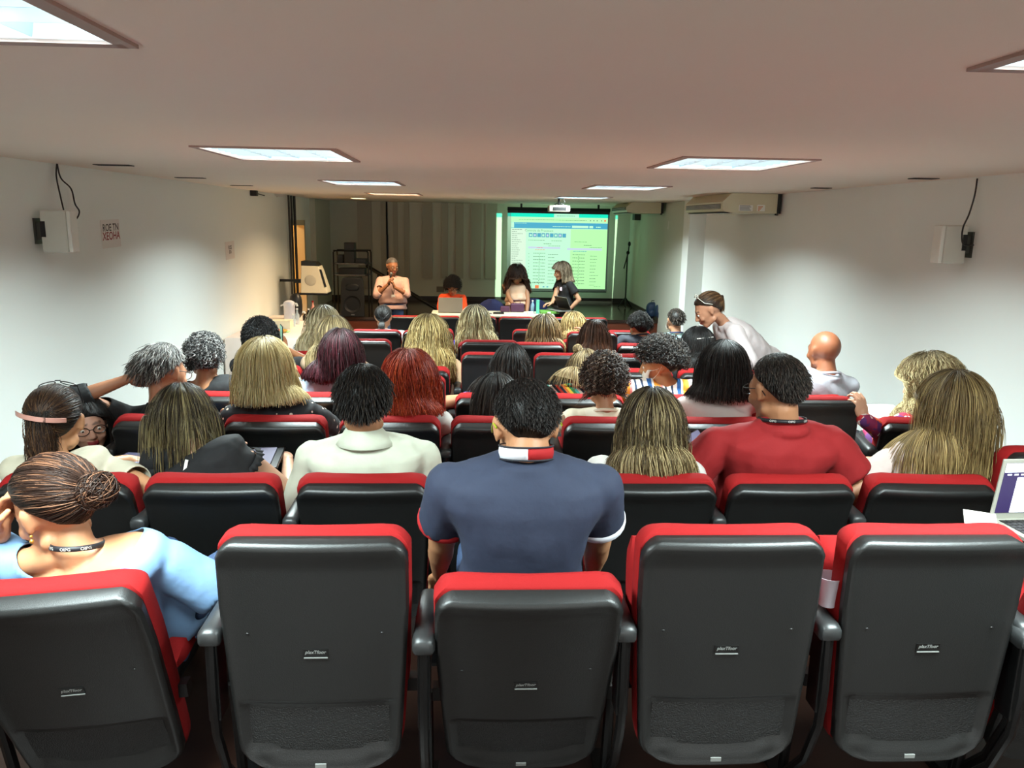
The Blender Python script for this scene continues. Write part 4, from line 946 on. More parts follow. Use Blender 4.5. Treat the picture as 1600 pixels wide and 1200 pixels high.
m.tube([P_(-0.070, 0.100, 0.006), P_(-0.083, 0.03, 0.012), P_(-0.088, -0.015, 0.012), P_(-0.086, -0.040, -0.005)], 0.003, 6); m.tube([P_(0.070, 0.100, 0.006), P_(0.083, 0.03, 0.012), P_(0.088, -0.015, 0.012), P_(0.086, -0.040, -0.005)], 0.003, 6)
gl = child(I, m, 'glasses', mat('lime_green_glasses_arm', (0.62, 0.68, 0.10), 0.35)); 
m = M()
for q in (-1, 1): m.tube([P_(q * 0.034 + 0.027 * math.cos(a), 0.105 - abs(0.034 + q * 0.027 * math.cos(a)) * 0.1, 0.002 + 0.019 * math.sin(a)) for a in np.linspace(0, 2 * PI, 17)], 0.0028, 6, cap=False)
o = m.build('rim', GLASSF, gl); o.data.transform(Matrix.Translation(-Vector(I['org'])))
LB = cloth('light_blue_cotton', (0.43, 0.57, 0.72))
I = seat(1, -0.97, hd(84, 776, 2.14), 'person in light blue top with brown curly bun and lanyard, leftmost in back row', hyaw=-64, hp=20, hr=-6, s=1.17, sw=0.50, skin='#c98f68', top=LB, neckcut=0.135, neck='none', hair_=H('gather', '#140d0a', '#2e1c14', '#75503a', at=(0.01, -0.11, -0.012), bun=0.040, nb=170, bw=0.010, n=900, th=0.014, wave=0.012, wf=40, streak=0.25, r=0.0022),
     nb=hd(122, 852, 2.10), aL=dict(w=hd(2, 832, 2.13), pole=v3(-0.5, 0.3, -1), dir=v3(0.3, -0.1, 1), palm=v3(1, -0.2, 0)), aR=dict(w=hd(350, 930, 2.42), pole=v3(1, -0.3, -0.5)), vox=0.009, wr=0.005, eyes=True, bottom=JEANS, slope=0.05)
lanyard(I, txt='OIPG')
m = M(); e0 = I['C'] + I['R'] @ (v3(-0.083, -0.006, -0.034) * I['s']); m.ell(e0, (0.0045,) * 3, k=10, m=6); m.ell(e0 - v3(0, 0, 0.014), (0.006, 0.006, 0.007), k=10, m=6); child(I, m, 'earring', mat('gold', (0.75, 0.58, 0.28), 0.3, metal=0.8))
# --- second row
BEIGE = cloth('cream_cotton', (0.74, 0.72, 0.64))
I = seat(2, -1.5, hd(88, 646, 3.06), 'person in cream T-shirt with pink hair clip and glasses pushed up on dark hair', hyaw=-10, hp=6, top=BEIGE, skin='#c9936c', s=1.17, sw=0.44, hair_=H('gather', '#120c0a', '#2a1a12', '#5a4028', at=(-0.01, -0.11, 0.0), tail=0.17, tw=0.024, nt=420, n=900, th=0.016, r=0.0022, wave=0.003, streak=0.3),
     aR=dict(w=hd(222, 815, 3.1), pole=v3(0.7, -0.4, -0.4)), vox=0.010)
glasses(I, on_top=True)
C, R, s = I['C'], I['R'], I['s']; m = M(); rows = []
for a in np.linspace(-0.85, 0.85, 11): c_ = C + R @ (v3(math.sin(a) * 0.100 - 0.012, -0.172 * math.cos(a) * 0.98 + 0.0, 0.035 - 0.02 * math.sin(a)) * s); rows.append(np.array([c_ + R @ v3(0, y * 0.004, z * 0.0095) for y, z in ((-1, -1), (-1, 1), (1, 1), (1, -1))]))
m.loft(rows); child(I, m, 'hair_clip', mat('dusty_pink_plastic', (0.72, 0.52, 0.47), 0.35), bevel=0.002)
BLK = cloth('black_cotton', (0.035, 0.038, 0.05))
I = seat(2, -0.97, hd(281, 648, 3.20), 'person in sleeveless black top with ruffled armholes, bending over, second row from back', hyaw=-40, hp=24, hr=10, s=1.13, top=BLK, sleeve='none', neck='none', neckcut=0.062, skin='#cfa084', hair_=H('long', '#1e1712', '#4b3f2a', '#8f8158', drop=0.24, n=700, nocol=True, th=0.014, vol=0.02, wave=0.004, wf=20, streak=0.45, r=0.0024, face=1.1),
     nb=hd(300, 694, 3.10), sw=0.44, aL=dict(w=v3(-1.16, 3.42, 0.68), pole=v3(-0.6, -0.2, -1)), vox=0.010, eyes=True)
for q in (0, 1):
    m = M()
    sp, el_, *_ = I['arms'][q]; sg = (-1, 1)[q]; d = unit(el_ - sp); rows = []
    a = unit(np.cross(d, v3(0, 1, 0))); b = np.cross(d, a)
    for i, x in enumerate(np.linspace(0, 2 * PI, 60)):
        w_ = 0.010 * math.sin(i * 1.9); c_ = sp + (a * math.cos(x) + b * math.sin(x)) * 0.062 + d * 0.010
        rows.append(np.array([c_ - d * 0.012, c_ + d * (0.018 + w_ * 0.3) + (a * math.cos(x) + b * math.sin(x)) * (0.012 + w_ * 0.5)]))
    m.loft(rows, cap=False, closed=False)
    rf = child(I, m, 'ruffle', BLK); so = rf.modifiers.new('s', 'SOLIDIFY'); so.thickness = 0.003
m = M(); b0 = I['nbp'] - I['F'] * 0.075 - v3(0, 0, 0.03); m.box((-0.006, -0.004, -0.05), (0.006, 0.0, 0.0), T=(roty(0.25), b0 + v3(0.02, -0.045, 0.0))); child(I, m, 'neck_tab', PAPER, smooth=False)
CREAM = cloth('off_white_shirting', (0.75, 0.77, 0.70))
I = seat(2, -0.41, hd(568, 618, 2.98), 'person in white collared shirt with thick short black hair, behind the red-haired woman', hyaw=-4, hp=6, s=1.18, sw=0.52, top=CREAM, sleeve='long', neck='collar', skin='#b98560', female=False, fat=1.1, hair_=H('short', '#0c0a09', '#17120f', '#33291f', len=0.055, n=1800, th=0.020, r=0.0024, lift=0.12, mess=0.14, streak=0.2, fade=6), slope=0.10, wr=0.008,
     shirt_fat=1.5, bw=1.12, bottom=JEANS, nb=hd(570, 674, 2.95), aR=dict(w=hd(650, 840, 3.35), pole=v3(0.9, -0.2, -0.8)), aL=dict(w=hd(490, 840, 3.35), pole=v3(-0.9, -0.2, -0.8)))
WH = cloth('white_cotton', (0.77, 0.76, 0.74))
I = seat(2, 0.69, hd(1018, 655, 2.98), 'person with long wavy brown hair streaked blonde over white top, left of the red T-shirt', hp=10, hyaw=3, top=WH, s=1.14, sw=0.42, hair_=H('long', '#2a2018', '#6e5c3c', '#b5a276', drop=0.235, n=900, th=0.014, vol=0.018, wave=0.010, wf=24, streak=0.4, r=0.0026, ombre=0.75, jag=0.04, m=26))
REDT = cloth('red_cotton_jersey', (0.52, 0.05, 0.065))
I = seat(2, 1.23, hd(1213, 602, 2.98), 'person in red T-shirt with beard, glasses and black lanyard, second row from back', hyaw=-22, hp=10, s=1.18, sw=0.54, top=REDT, skin='#b5805c', female=False, fat=1.22, stubble=0.5, neck='crew', hair_=H('short', '#14110f', '#26201c', '#4a4038', len=0.026, n=2200, th=0.009, r=0.0020, lift=0.1, mess=0.1, fade=3), slope=0.09, wr=0.009, shirt_fat=1.5, bw=1.15,
     aL=dict(w=hd(1108, 735, 3.30), pole=v3(-0.9, -0.3, -0.6), dir=v3(-0.4, 0.8, 0.15)), aR=dict(w=hd(1300, 800, 3.3), pole=v3(0.9, -0.3, -0.8)), nb=hd(1222, 656, 2.95), eyes=True, dz=0.02)
lanyard(I, txt='OIPG'); glasses(I)
PNKW = cloth('pale_pinkish_white_cotton', (0.76, 0.70, 0.68))
I = seat(2, 1.79, hd(1487, 632, 3.02), 'person with very long straight dark blonde hair in pale T-shirt, beside the laptop', hp=8, hyaw=-10, hr=5, s=1.17, sw=0.44, top=PNKW, dx=0.0, hair_=H('long', '#4a3a24', '#7c6640', '#ab9260', drop=0.285, n=1000, th=0.018, vol=0.022, wave=0.007, wf=16, streak=0.35, r=0.0026, ombre=0.5, jag=0.03, m=26),
     aL=dict(w=hd(1372, 800, 3.15), pole=v3(-0.8, -0.2, -0.5)), nb=hd(1475, 700, 2.98))
# --- third row
HN, HR = 3.0, 0.46
I = person('person in dark-framed glasses crouching in the left aisle, turned to face the camera', -1.98, 4.15, fz(4.1), v3(hd(138, 664, 3.95)), yaw=160, hyaw=-12, hp=4, hr=6, s=1.12, top=BLK, skin='#d8a48c', lips='#9a3038', hair_=H('long', '#0c0908', '#17110e', '#2a1c15', drop=0.20, n=420, th=0.016, r=0.0028, part=0.3, face=0.95), eyes=True, vox=0.009, seed=33,
     hip=(-1.98, 4.22, fz(4.1) + 0.26), knees={1: (v3(-2.10, 3.92, fz(4) + 0.09), v3(-2.08, 4.30, fz(4.3) + 0.07)), -1: (v3(-1.86, 3.92, fz(4) + 0.09), v3(-1.88, 4.30, fz(4.3) + 0.07))}, aL=dict(w=v3(-1.85, 3.88, 0.22), pole=v3(0.8, 0.3, 0)), aR=dict(w=v3(-2.12, 3.88, 0.22), pole=v3(-0.8, 0.3, 0))); glasses(I)
JACK = cloth('black_jacket_cloth', (0.05, 0.055, 0.065))
I = seat(3, -1.5, hd(256, 574, 4.02), 'person in black jacket with messy grey hair, hand held behind the head', hyaw=28, hp=16, hr=-8, s=1.18, sw=0.48, top=JACK, sleeve='half', neck='collar', skin='#b07a5c', female=False, hair_=H('short', '#2a2826', '#4e4a47', '#a8a49e', len=0.075, n=1100, th=0.018, r=0.0026, lift=0.15, mess=0.22, streak=0.4, wave=0.006, wf=50), nb=hd(250, 634, 3.98),
     aL=dict(w=hd(200, 592, 4.02), pole=v3(-0.8, -0.6, 0.1), dir=v3(0.9, 0.25, -0.15), palm=v3(0.2, 0.9, 0.3)), bottom=JEANS, knees={1: (hd(348, 668, 4.45), v3(-1.25, 4.75, 0.35))}); glasses(I, col=STEEL)
DOT = pattern('black_cloth_with_small_pale_dots', 'dots', ['#0d0e14', '#c9b8a8'], 22)
I = seat(3, -0.97, hd(414, 572, 3.95), 'person with straight ash blonde bob in black blouse dotted with pale motifs', hp=6, hyaw=2, top=DOT, sleeve='half', sw=0.50, s=1.15, bw=1.15, neck='none', hair_=H('long', '#7a6a48', '#b09c6c', '#d9cba0', drop=0.16, n=900, th=0.020, vol=0.03, wave=0.003, wf=30, streak=0.4, r=0.0028, tuck=-0.15, jag=0.03, ombre=0.2), nb=hd(420, 628, 3.92), slope=0.07)
I = seat(3, -0.41, hd(640, 592, 3.95), 'person with bright copper-red shoulder-length wavy hair and white top', hp=6, hyaw=4, top=WH, sw=0.44, s=1.15, hair_=H('long', '#5a1a0c', '#8f2a12', '#b8481c', drop=0.155, n=900, th=0.022, vol=0.035, wave=0.010, wf=34, streak=0.3, r=0.0026, jag=0.03, ombre=0.3))
PINK = cloth('salmon_pink_cotton', (0.85, 0.60, 0.54))
I = seat(3, 0.14, hd(777, 618, 4.12), 'person in salmon pink top with straight dark hair, mostly behind the navy polo man', hp=12, hyaw=-14, hr=-3, top=PINK, sleeve='short', sw=0.42, skin='#c9936c', neck='none', neckcut=0.085, hair_=H('long', '#110d0b', '#241a14', '#4a3c30', drop=0.235, n=800, th=0.014, vol=0.015, wave=0.003, wf=12, streak=0.3, r=0.0026, tuck=0.12), nb=hd(800, 684, 4.05))
PRINT = pattern('cream_cloth_with_teal_and_brown_print', 'patch', ['#d8d0b8', '#d8d0b8', '#4f6468', '#e0d8c4', '#c9bca0', '#d8d0b8', '#7a5a40'], 14)
I = seat(3, 0.70, hd(944, 590, 3.98), 'person with short curly dark brown hair and cream blouse printed in teal', hp=8, top=PRINT, sw=0.40, s=1.10, hair_=H('curly', '#17100d', '#3a281e', '#8a7462', len=0.13, n=900, vol=0.032, wave=0.010, wf=95, streak=0.25, r=0.0024, m=20, drop=0.125, grav=0.35))
I = seat(3, 1.24, hd(1130, 572, 3.97), 'person with dark shoulder-length bob and white sleeveless top, right of the striped blouse', hp=6, top=PNKW, sleeve='none', neck='crew', sw=0.46, skin='#c9936c', hair_=H('long', '#0d0b0a', '#1d1613', '#3a2e28', drop=0.15, n=900, th=0.018, vol=0.02, wave=0.005, wf=26, streak=0.2, r=0.0026, tuck=-0.12, jag=0.04), s=1.15, nb=hd(1130, 616, 3.94), slope=0.04)
FLOW = pattern('flowery_red_orange_and_purple_print', 'patch', ['#a01f4a', '#e05a2a', '#f0d8d0', '#5a2a6a', '#c02a30', '#e8e0d8', '#8a1f50'], 26)
I = seat(3, 2.34, hd(1452, 592, 4.10), 'person with curly blonde hair in flowery red and purple blouse, hand on desk edge', yaw=-25, hyaw=-25, hp=12, top=FLOW, sleeve='long', skin='#d6a284', dx=-0.08, hair_=H('long', '#4a3c28', '#a8946a', '#d8c898', n=900, th=0.020, vol=0.035, wave=0.015, wf=85, streak=0.4, r=0.0028, m=34, drop=0.20, face=1.0, ombre=0.35, jag=0.05),
     aL=dict(w=hd(1349, 655, 3.80), pole=v3(-0.1, -0.2, -1), dir=v3(-0.25, 0.1, 0.9), palm=v3(-0.2, 0.9, -0.2), curl=0.8), eyes=True)
# --- fourth row
I = seat(4, -1.49, hd(320, 553, 4.92), 'person with short grey-black curls in black tank top, by the left aisle', hp=5, top=BLK, tank=1, sleeve='none', neck='none', skin='#b5805c', sw=0.42, hair_=H('curly', '#141312', '#2c2a29', '#8c8a88', len=0.09, n=900, vol=0.028, wave=0.009, wf=110, streak=0.35, r=0.0024, m=16, drop=0.085, grav=0.25))
PB = cloth('pale_blue_cotton', (0.66, 0.76, 0.84))
I = seat(4, -0.96, hd(533, 547, 4.90), 'person with glossy dark plum-red hair in pale blue shirt', hp=6, top=PB, sw=0.46, sleeve='long', bw=1.1, hair_=H('long', '#160a0b', '#34131a', '#5a2630', drop=0.175, n=800, th=0.018, vol=0.02, wave=0.006, wf=26, streak=0.3, r=0.0028, tuck=0.1), s=1.15, nb=hd(523, 583, 4.9), slope=0.06)
PURP = cloth('muted_violet_cotton', (0.38, 0.36, 0.60))
I = seat(4, 0.14, hd(797, 567, 4.95), 'person with long dark hair in violet sleeveless top, bare arm out to left', hp=10, hr=7, hyaw=12, top=PURP, sleeve='none', skin='#c9936c', sw=0.46, hair_=H('long', '#0e0b0a', '#211813', '#3d3028', drop=0.22, n=700, th=0.015, vol=0.01, wave=0.003, wf=14, streak=0.2, r=0.0028), nb=hd(775, 610, 4.90),
     aL=dict(w=v3(-0.14, 5.05, 0.47), pole=v3(-1, -0.3, -0.4)), s=1.15)
RAIN = pattern('rainbow_striped_blouse_cloth', 'striped', ['#1e2a3a', '#e0752a', '#e8c83a', '#2f8a4a', '#5ac0b0', '#e8e4d8', '#1e2a3a', '#c83a2a'], 6)
I = seat(4, 0.69, hd(913, 572, 5.02), 'person with blonde-brown top bun in rainbow patterned blouse', hp=14, hr=4, hyaw=8, top=RAIN, sw=0.46, sleeve='long', hair_=H('long', '#3a2c1e', '#7a6646', '#b09a70', drop=0.10, at=(-0.045, -0.035, 0.085), bun=0.026, nb=90, n=600, th=0.015, wave=0.004, streak=0.4, r=0.0028), aL=dict(w=v3(0.45, 5.35, 0.45), pole=v3(-1, -0.4, 0)), nb=hd(895, 600, 4.95))
STRP = pattern('orange_blue_and_white_vertical_stripes', 'stripex', ['#e8952a', '#e8952a', '#e88a8a', '#e8e4dc', '#20304a', '#e8e4dc', '#e8e4dc', '#20304a', '#e8e4dc', '#e8e4dc', '#1f5a9a', '#1f5a9a', '#e8e4dc', '#e8952a'], 5.2)
I = seat(4, 1.24, hd(1030, 562, 4.92), 'person with voluminous black curls and white face mask in striped orange and blue blouse', hyaw=-74, hp=10, hr=-5, top=STRP, skin='#b98058', sw=0.46, neck='none', neckcut=0.062, sleeve='half', hair_=H('curly', '#0e0b0a', '#1a1512', '#3a3028', len=0.14, n=900, vol=0.045, wave=0.013, wf=80, streak=0.2, r=0.0024, m=20, drop=0.05, grav=0.05, face=1.9, front=1.0), nb=hd(1040, 592, 4.86), dx=-0.06, eyes=True)
def face_mask(I):
    C, R, s = I['C'], I['R'], I['s']; m = M(); rows = []
    for v_ in np.linspace(-1, 1, 9):
        rows.append(np.array([C + R @ (v3(math.sin(a) * 0.072, 0.052 + 0.062 * math.cos(a) - 0.020 * abs(v_) ** 2 - 0.01, -0.048 + v_ * 0.042) * s) for a in np.linspace(-1.25, 1.25, 15)]))
    m.loft(rows, cap=False, closed=False); o = child(I, m, 'face_mask', mat('white_mask_cloth', (0.86, 0.84, 0.80), 0.8)); so = o.modifiers.new('s', 'SOLIDIFY'); so.thickness = 0.003
    m = M()
    for q in (-1, 1):
        for z in (-0.015, -0.08): m.tube([C + R @ (v3(q * 0.066, 0.06, z) * s), C + R @ (v3(q * 0.086, 0.005, (z - 0.02) * 0.4 + 0.012) * s), C + R @ (v3(q * 0.088, -0.022, 0.012) * s)], 0.0014, 5)
    e = m.build('ear_loop', mat('white_mask_cloth', (0.8, 0.8, 0.8)), o); e.data.transform(Matrix.Translation(-Vector(I['org'])))
face_mask(I)
I = seat(4, 2.12, hd(1287, 549, 4.95), 'bald person in white T-shirt by the right wall', hyaw=-14, hp=4, s=1.15, sw=0.48, dz=0.0, top=cloth('bluish_white_jersey', (0.73, 0.74, 0.78)), skin='#94593c', female=False, fat=1.1, bw=1.1, neck='crew', slope=0.08)
# --- fifth row
I = seat(5, -1.5, hd(407, 525, 5.88), 'person with full black hair holding up a phone, left aisle seat', hp=6, top=BLK, skin='#9a6442', hair_=H('curly', '#080707', '#100d0c', '#1a1512', len=0.2, n=800, vol=0.035, wave=0.006, wf=90, r=0.0030, m=20, drop=0.20, grav=0.5), s=1.12, aR=dict(w=hd(446, 545, 6.1), pole=v3(0.8, -0.3, -1), dir=v3(-0.3, 0.1, 1), palm=v3(-0.8, 0.5, 0), curl=0.8), sw=0.42)
PHW = hd(440, 527, 6.08)
I = seat(5, -0.96, hd(521, 522, 5.92), 'person with long dark blonde wavy hair ahead of the plum-red hair', hp=14, hr=4, top=cloth('muted_beige_cotton', (0.66, 0.56, 0.46)), hair_=H('long', '#3c3020', '#7c6a48', '#b8a478', drop=0.26, n=700, th=0.018, vol=0.03, wave=0.008, wf=20, streak=0.4, r=0.0032, part=-0.2), s=1.10, hyaw=18)
SAND = cloth('sandy_beige_cotton', (0.76, 0.64, 0.50))
I = seat(5, -0.42, hd(670, 524, 5.92), 'person with long wavy golden blonde hair in sandy beige top, mid hall', hp=6, top=SAND, sleeve='long', sw=0.46, hair_=H('long', '#4f4028', '#b39a62', '#d9c48c', drop=0.34, n=800, th=0.018, vol=0.05, wave=0.012, wf=30, streak=0.4, r=0.0032, ombre=0.35, jag=0.05, m=24), s=1.12, aR=dict(w=v3(-0.18, 6.05, 0.36), pole=v3(1, -0.5, -0.5)), shirt_fat=1.6)
I = seat(5, 1.78, hd(1090, 537, 5.85), 'person with glossy black hair pinned by a white clip, before the leaning woman', hp=12, hyaw=-8, top=BLK, hair_=H('long', '#070606', '#141110', '#2c2622', drop=0.22, n=700, th=0.018, vol=0.015, wave=0.005, wf=24, streak=0.2, r=0.0030), s=1.14, dx=-0.03)
C, R, s = I['C'], I['R'], I['s']; m = M(); m.tube([C + R @ (v3(x, -0.128 - 0.35 * 0 + 0.4 * x * x * 4, 0.062 + 0.10 * x) * s) for x in np.linspace(-0.055, 0.06, 9)], 0.006, 8, flat=0.5); child(I, m, 'hair_clip', mat('pearly_white_clip', (0.85, 0.83, 0.80), 0.25))
# --- sixth row
CHK = pattern('black_and_white_checked_cloth', 'check', ['#e8e6e0', '#15151a'], 34)
I = seat(6, -1.50, hd(506, 504, 6.9), 'person with blonde hair in black and white checked shirt', hp=10, hyaw=6, top=CHK, sleeve='long', sw=0.46, dx=0.13, hair_=H('long', '#5a4c34', '#b8a880', '#e0d4b0', drop=0.27, n=500, th=0.018, vol=0.04, wave=0.008, wf=20, streak=0.4, r=0.0036), s=1.12)
I = seat(6, 1.20, hd(928, 521, 6.85), 'person with very straight long chestnut hair and white sleeve, beyond the bun', hp=6, hr=2, top=WH, sw=0.40, hair_=H('long', '#2e1a10', '#4e2e1c', '#6a4430', drop=0.32, n=600, th=0.016, vol=0.012, wave=0.002, wf=10, streak=0.25, r=0.0032), s=1.14, dx=-0.10)
# --- seventh row
I = seat(7, 0.10, hd(743, 502, 7.82), 'person with long wavy blonde hair in bright cobalt blue top', hp=5, top=cloth('cobalt_blue_cotton', (0.18, 0.18, 0.75)), sw=0.44, skin='#c9936c', hair_=H('long', '#4a4030', '#b0a076', '#d6caa0', drop=0.30, n=500, th=0.018, vol=0.05, wave=0.010, wf=26, streak=0.4, r=0.0038), s=1.13, bw=1.1,
     aL=dict(w=v3(-0.12, 8.0, 0.28), pole=v3(-1, -0.5, -0.5)))
I = seat(7, 0.64, hd(850, 518, 7.80), 'person with thick brown layered bob in black top', hp=5, top=BLK, sw=0.48, hair_=H('long', '#3a2c1c', '#7a6240', '#b09468', drop=0.19, n=500, th=0.026, vol=0.05, wave=0.006, wf=26, streak=0.35, r=0.0040, tuck=-0.1), s=1.14, bw=1.15, dx=0.04)
I = seat(7, 1.66, hd(999, 507, 7.85), 'person with curly black hair in navy top, one arm stretched along the seats', hp=8, hyaw=-20, top=cloth('dark_navy_cotton', (0.07, 0.09, 0.14)), sleeve='long', skin='#a87450', female=False, sw=0.46, hair_=H('curly', '#0a0908', '#151210', '#241e1a', len=0.07, n=600, vol=0.025, wave=0.008, wf=100, r=0.0032, m=14, drop=0.07), s=1.12,
     aL=dict(w=v3(1.16, 7.86, 0.62), pole=v3(-0.2, -0.4, -1)), dx=0.0, nb=hd(1005, 522, 7.8))
# --- eighth row
I = seat(8, -1.03, hd(599, 491, 8.75), 'person with low black ponytail in pale grey shirt, leftmost in the front rows', hp=4, top=cloth('pale_grey_cotton', (0.66, 0.67, 0.66)), sw=0.50, sleeve='long', bw=1.1, hair_=H('gather', '#090808', '#14110f', '#201b18', at=(0, -0.1, -0.03), tail=0.20, nt=120, n=500, th=0.010, r=0.0030, wave=0.003), s=1.12)
I = seat(8, 1.22, hd(896, 507, 8.78), 'person with short messy blonde hair in dark grey top, by the front row', hp=10, hyaw=-8, top=cloth('dark_grey_cotton', (0.15, 0.16, 0.17)), dx=-0.05, hair_=H('long', '#5a482c', '#a88c58', '#d4ba80', drop=0.16, n=400, th=0.020, vol=0.03, wave=0.008, wf=30, streak=0.4, r=0.0040), s=1.14)
I = seat(8, 2.26, hd(1055, 497, 8.78), 'person with short grey-brown hair in pale teal shirt and blue lanyard, front right', hp=4, hyaw=-12, top=cloth('pale_teal_cotton', (0.62, 0.74, 0.74)), skin='#c08a68', female=False, sw=0.48, sleeve='long', hair_=H('short', '#1c1815', '#3a332c', '#6a625a', len=0.03, n=600, th=0.010, r=0.0026, lift=0.3), s=1.14, dx=0.0)
lanyard(I, m_=mat('blue_lanyard', (0.08, 0.14, 0.30), 0.6)); face_mask(I)
# --- woman leaning over from the right aisle
HN, HR = 2.0, 0.6
lw_hip = hd(1232, 572, 6.55)
I = person('person with tied brown hair and glasses on head, leaning over in white shirt', lw_hip[0], 6.5, fz(6.5), v3(hd(1107, 484, 6.3)), yaw=-90, hyaw=6, hp=32, hr=0, s=1.12, sw=0.42, skin='#c08a6c', top=cloth('white_shirting', (0.71, 0.67, 0.67)), sleeve='long', neck='collar', stand=True, hip=tuple(hd(1212, 588, 6.5)),
     nb=hd(1134, 503, 6.35), hair_=H('gather', '#2a1c12', '#4a3220', '#7a5c3c', at=(0, -0.1, 0.01), tail=0.13, nt=90, tw=0.008, n=500, th=0.010, r=0.0026, wave=0.003, streak=0.3), aL=dict(w=hd(1150, 592, 6.2), pole=v3(0.3, -0.6, -1)), aR=dict(w=hd(1140, 590, 6.75), pole=v3(0.3, 0.5, -1)), eyes=True, seed=77, vox=0.010, wr=0.010, shirt_fat=1.8, bw=1.15)
glasses(I, on_top=True, col=mat('pale_glasses_frame', (0.8, 0.78, 0.72), 0.25))
# --- the four presenters
HN, HR = 1.4, 0.8
SF = -0.50
MANS = cloth('pale_pink_linen', (0.64, 0.51, 0.47))
c_ = hd(613, 416, 12.75)
I = person('standing person in pale pink shirt speaking into a microphone, left of the table', c_[0], 12.75, SF, v3(c_), yaw=172, hyaw=-22, hp=14, s=1.12, sw=0.46, skin='#8a5a3c', top=MANS, sleeve='half', neck='collar', stand=True, bottom=JEANS, female=False, hair_=H('short', '#4a4644', '#6a6664', '#8a8886', len=0.006, n=300, th=0.003, r=0.002), eyes=True, seed=5, vox=0.010, nb=c_ + v3(0, 0.02, -0.155), bw=1.1, shirt_fat=1.4,
     aL=dict(w=c_ + v3(0.055, -0.27, -0.31), pole=v3(0.9, 0.2, -0.8), dir=v3(-0.25, -0.2, 0.9), palm=v3(-0.9, 0, 0.1), curl=1.1), aR=dict(w=c_ + v3(-0.045, -0.25, -0.27), pole=v3(-0.9, 0.2, -0.8), dir=v3(0.3, -0.15, 0.9), palm=v3(0.9, 0, 0), curl=1.1))
glasses(I); MANI = I
MICP = c_
c_ = hd(707, 449, 13.25)
I = person('seated person in bright orange top with curly black hair and glasses, behind the grey laptop', c_[0], 13.35, SF, v3(c_), yaw=180, hp=24, s=1.10, skin='#b07c58', top=cloth('bright_orange_cotton', (0.85, 0.27, 0.08)), sleeve='long', hair_=H('curly', '#080707', '#110e0d', '#1c1715', len=0.13, n=700, vol=0.05, wave=0.012, wf=90, r=0.0034, m=16, drop=0.13, grav=0.3), eyes=True, seed=9, vox=0.011, hip=(c_[0], 13.40, SF + 0.56),
     aL=dict(w=c_ + v3(0.18, -0.50, -0.42), pole=v3(0.8, 0.3, -0.6)), aR=dict(w=c_ + v3(-0.18, -0.50, -0.42), pole=v3(-0.8, 0.3, -0.6)))
glasses(I)
c_ = hd(808, 431, 13.3)
I = person('standing person in cream sleeveless blouse looking down at a purple bag on the table', c_[0], 13.35, SF, v3(c_), yaw=178, hyaw=-10, hp=34, s=1.12, skin='#b08060', top=cloth('cream_satin', (0.78, 0.66, 0.56), 0.5), sleeve='none', neck='none', neckcut=0.07, stand=True, hair_=H('long', '#120b09', '#33201a', '#5a3c2e', drop=0.28, n=600, th=0.022, vol=0.05, wave=0.014, wf=36, streak=0.3, r=0.0036, part=0.25, face=0.95), eyes=True, seed=12, vox=0.010, bottom=cloth('pale_trouser_cloth', (0.72, 0.60, 0.52)),
     aL=dict(w=c_ + v3(0.16, -0.20, -0.66), pole=v3(1, 0.2, 0)), aR=dict(w=c_ + v3(-0.04, -0.34, -0.50), pole=v3(-1, 0.2, -0.4), dir=v3(1, -0.2, 0)))
BAGP = c_
c_ = hd(877, 425, 13.05)
I = person('standing person in black T-shirt with badge, wavy grey-blonde hair, before the lit screen', c_[0] + 0.05, 13.1, SF, v3(c_), yaw=-115, hyaw=14, hp=12, s=1.12, skin='#c09070', top=BLK, sleeve='short', neck='none', neckcut=0.07, stand=True, hair_=H('long', '#3a3026', '#6a5c48', '#a0907a', drop=0.16, n=600, th=0.018, vol=0.025, wave=0.009, wf=30, streak=0.3, r=0.0034), eyes=True, seed=15, vox=0.010, bottom=DARKP, bw=1.1,
     aL=dict(w=c_ + v3(0.12, -0.16, -0.62), pole=v3(0.8, -0.2, -0.3)), aR=dict(w=c_ + v3(-0.17, -0.26, -0.50), pole=v3(0, 0.3, -1), dir=v3(-1, -0.3, -0.1)))
lanyard(I); WOMI = I
m = M(); b0 = I['nbp'] + I['F'] * 0.15 + v3(0.0, 0, -0.30); m.box((-0.025, -0.002, -0.04), (0.025, 0.002, 0.04), T=(rotz(math.radians(115 - 90) + PI / 2 * 0), b0)); child(I, m, 'badge', PAPER, smooth=False)
m = M(); b0 = I['nbp'] + I['F'] * 0.125 - I['Rt'] * (0.09) + v3(0, -0.0, -0.15); m.lathe([(0.032, 0), (0.032, 0.003), (0.0, 0.004)], b0, R=rotz(0.4) @ rotx(PI / 2)); child(I, m, 'round_badge', mat('pink_and_white_badge', (0.85, 0.72, 0.76), 0.5))
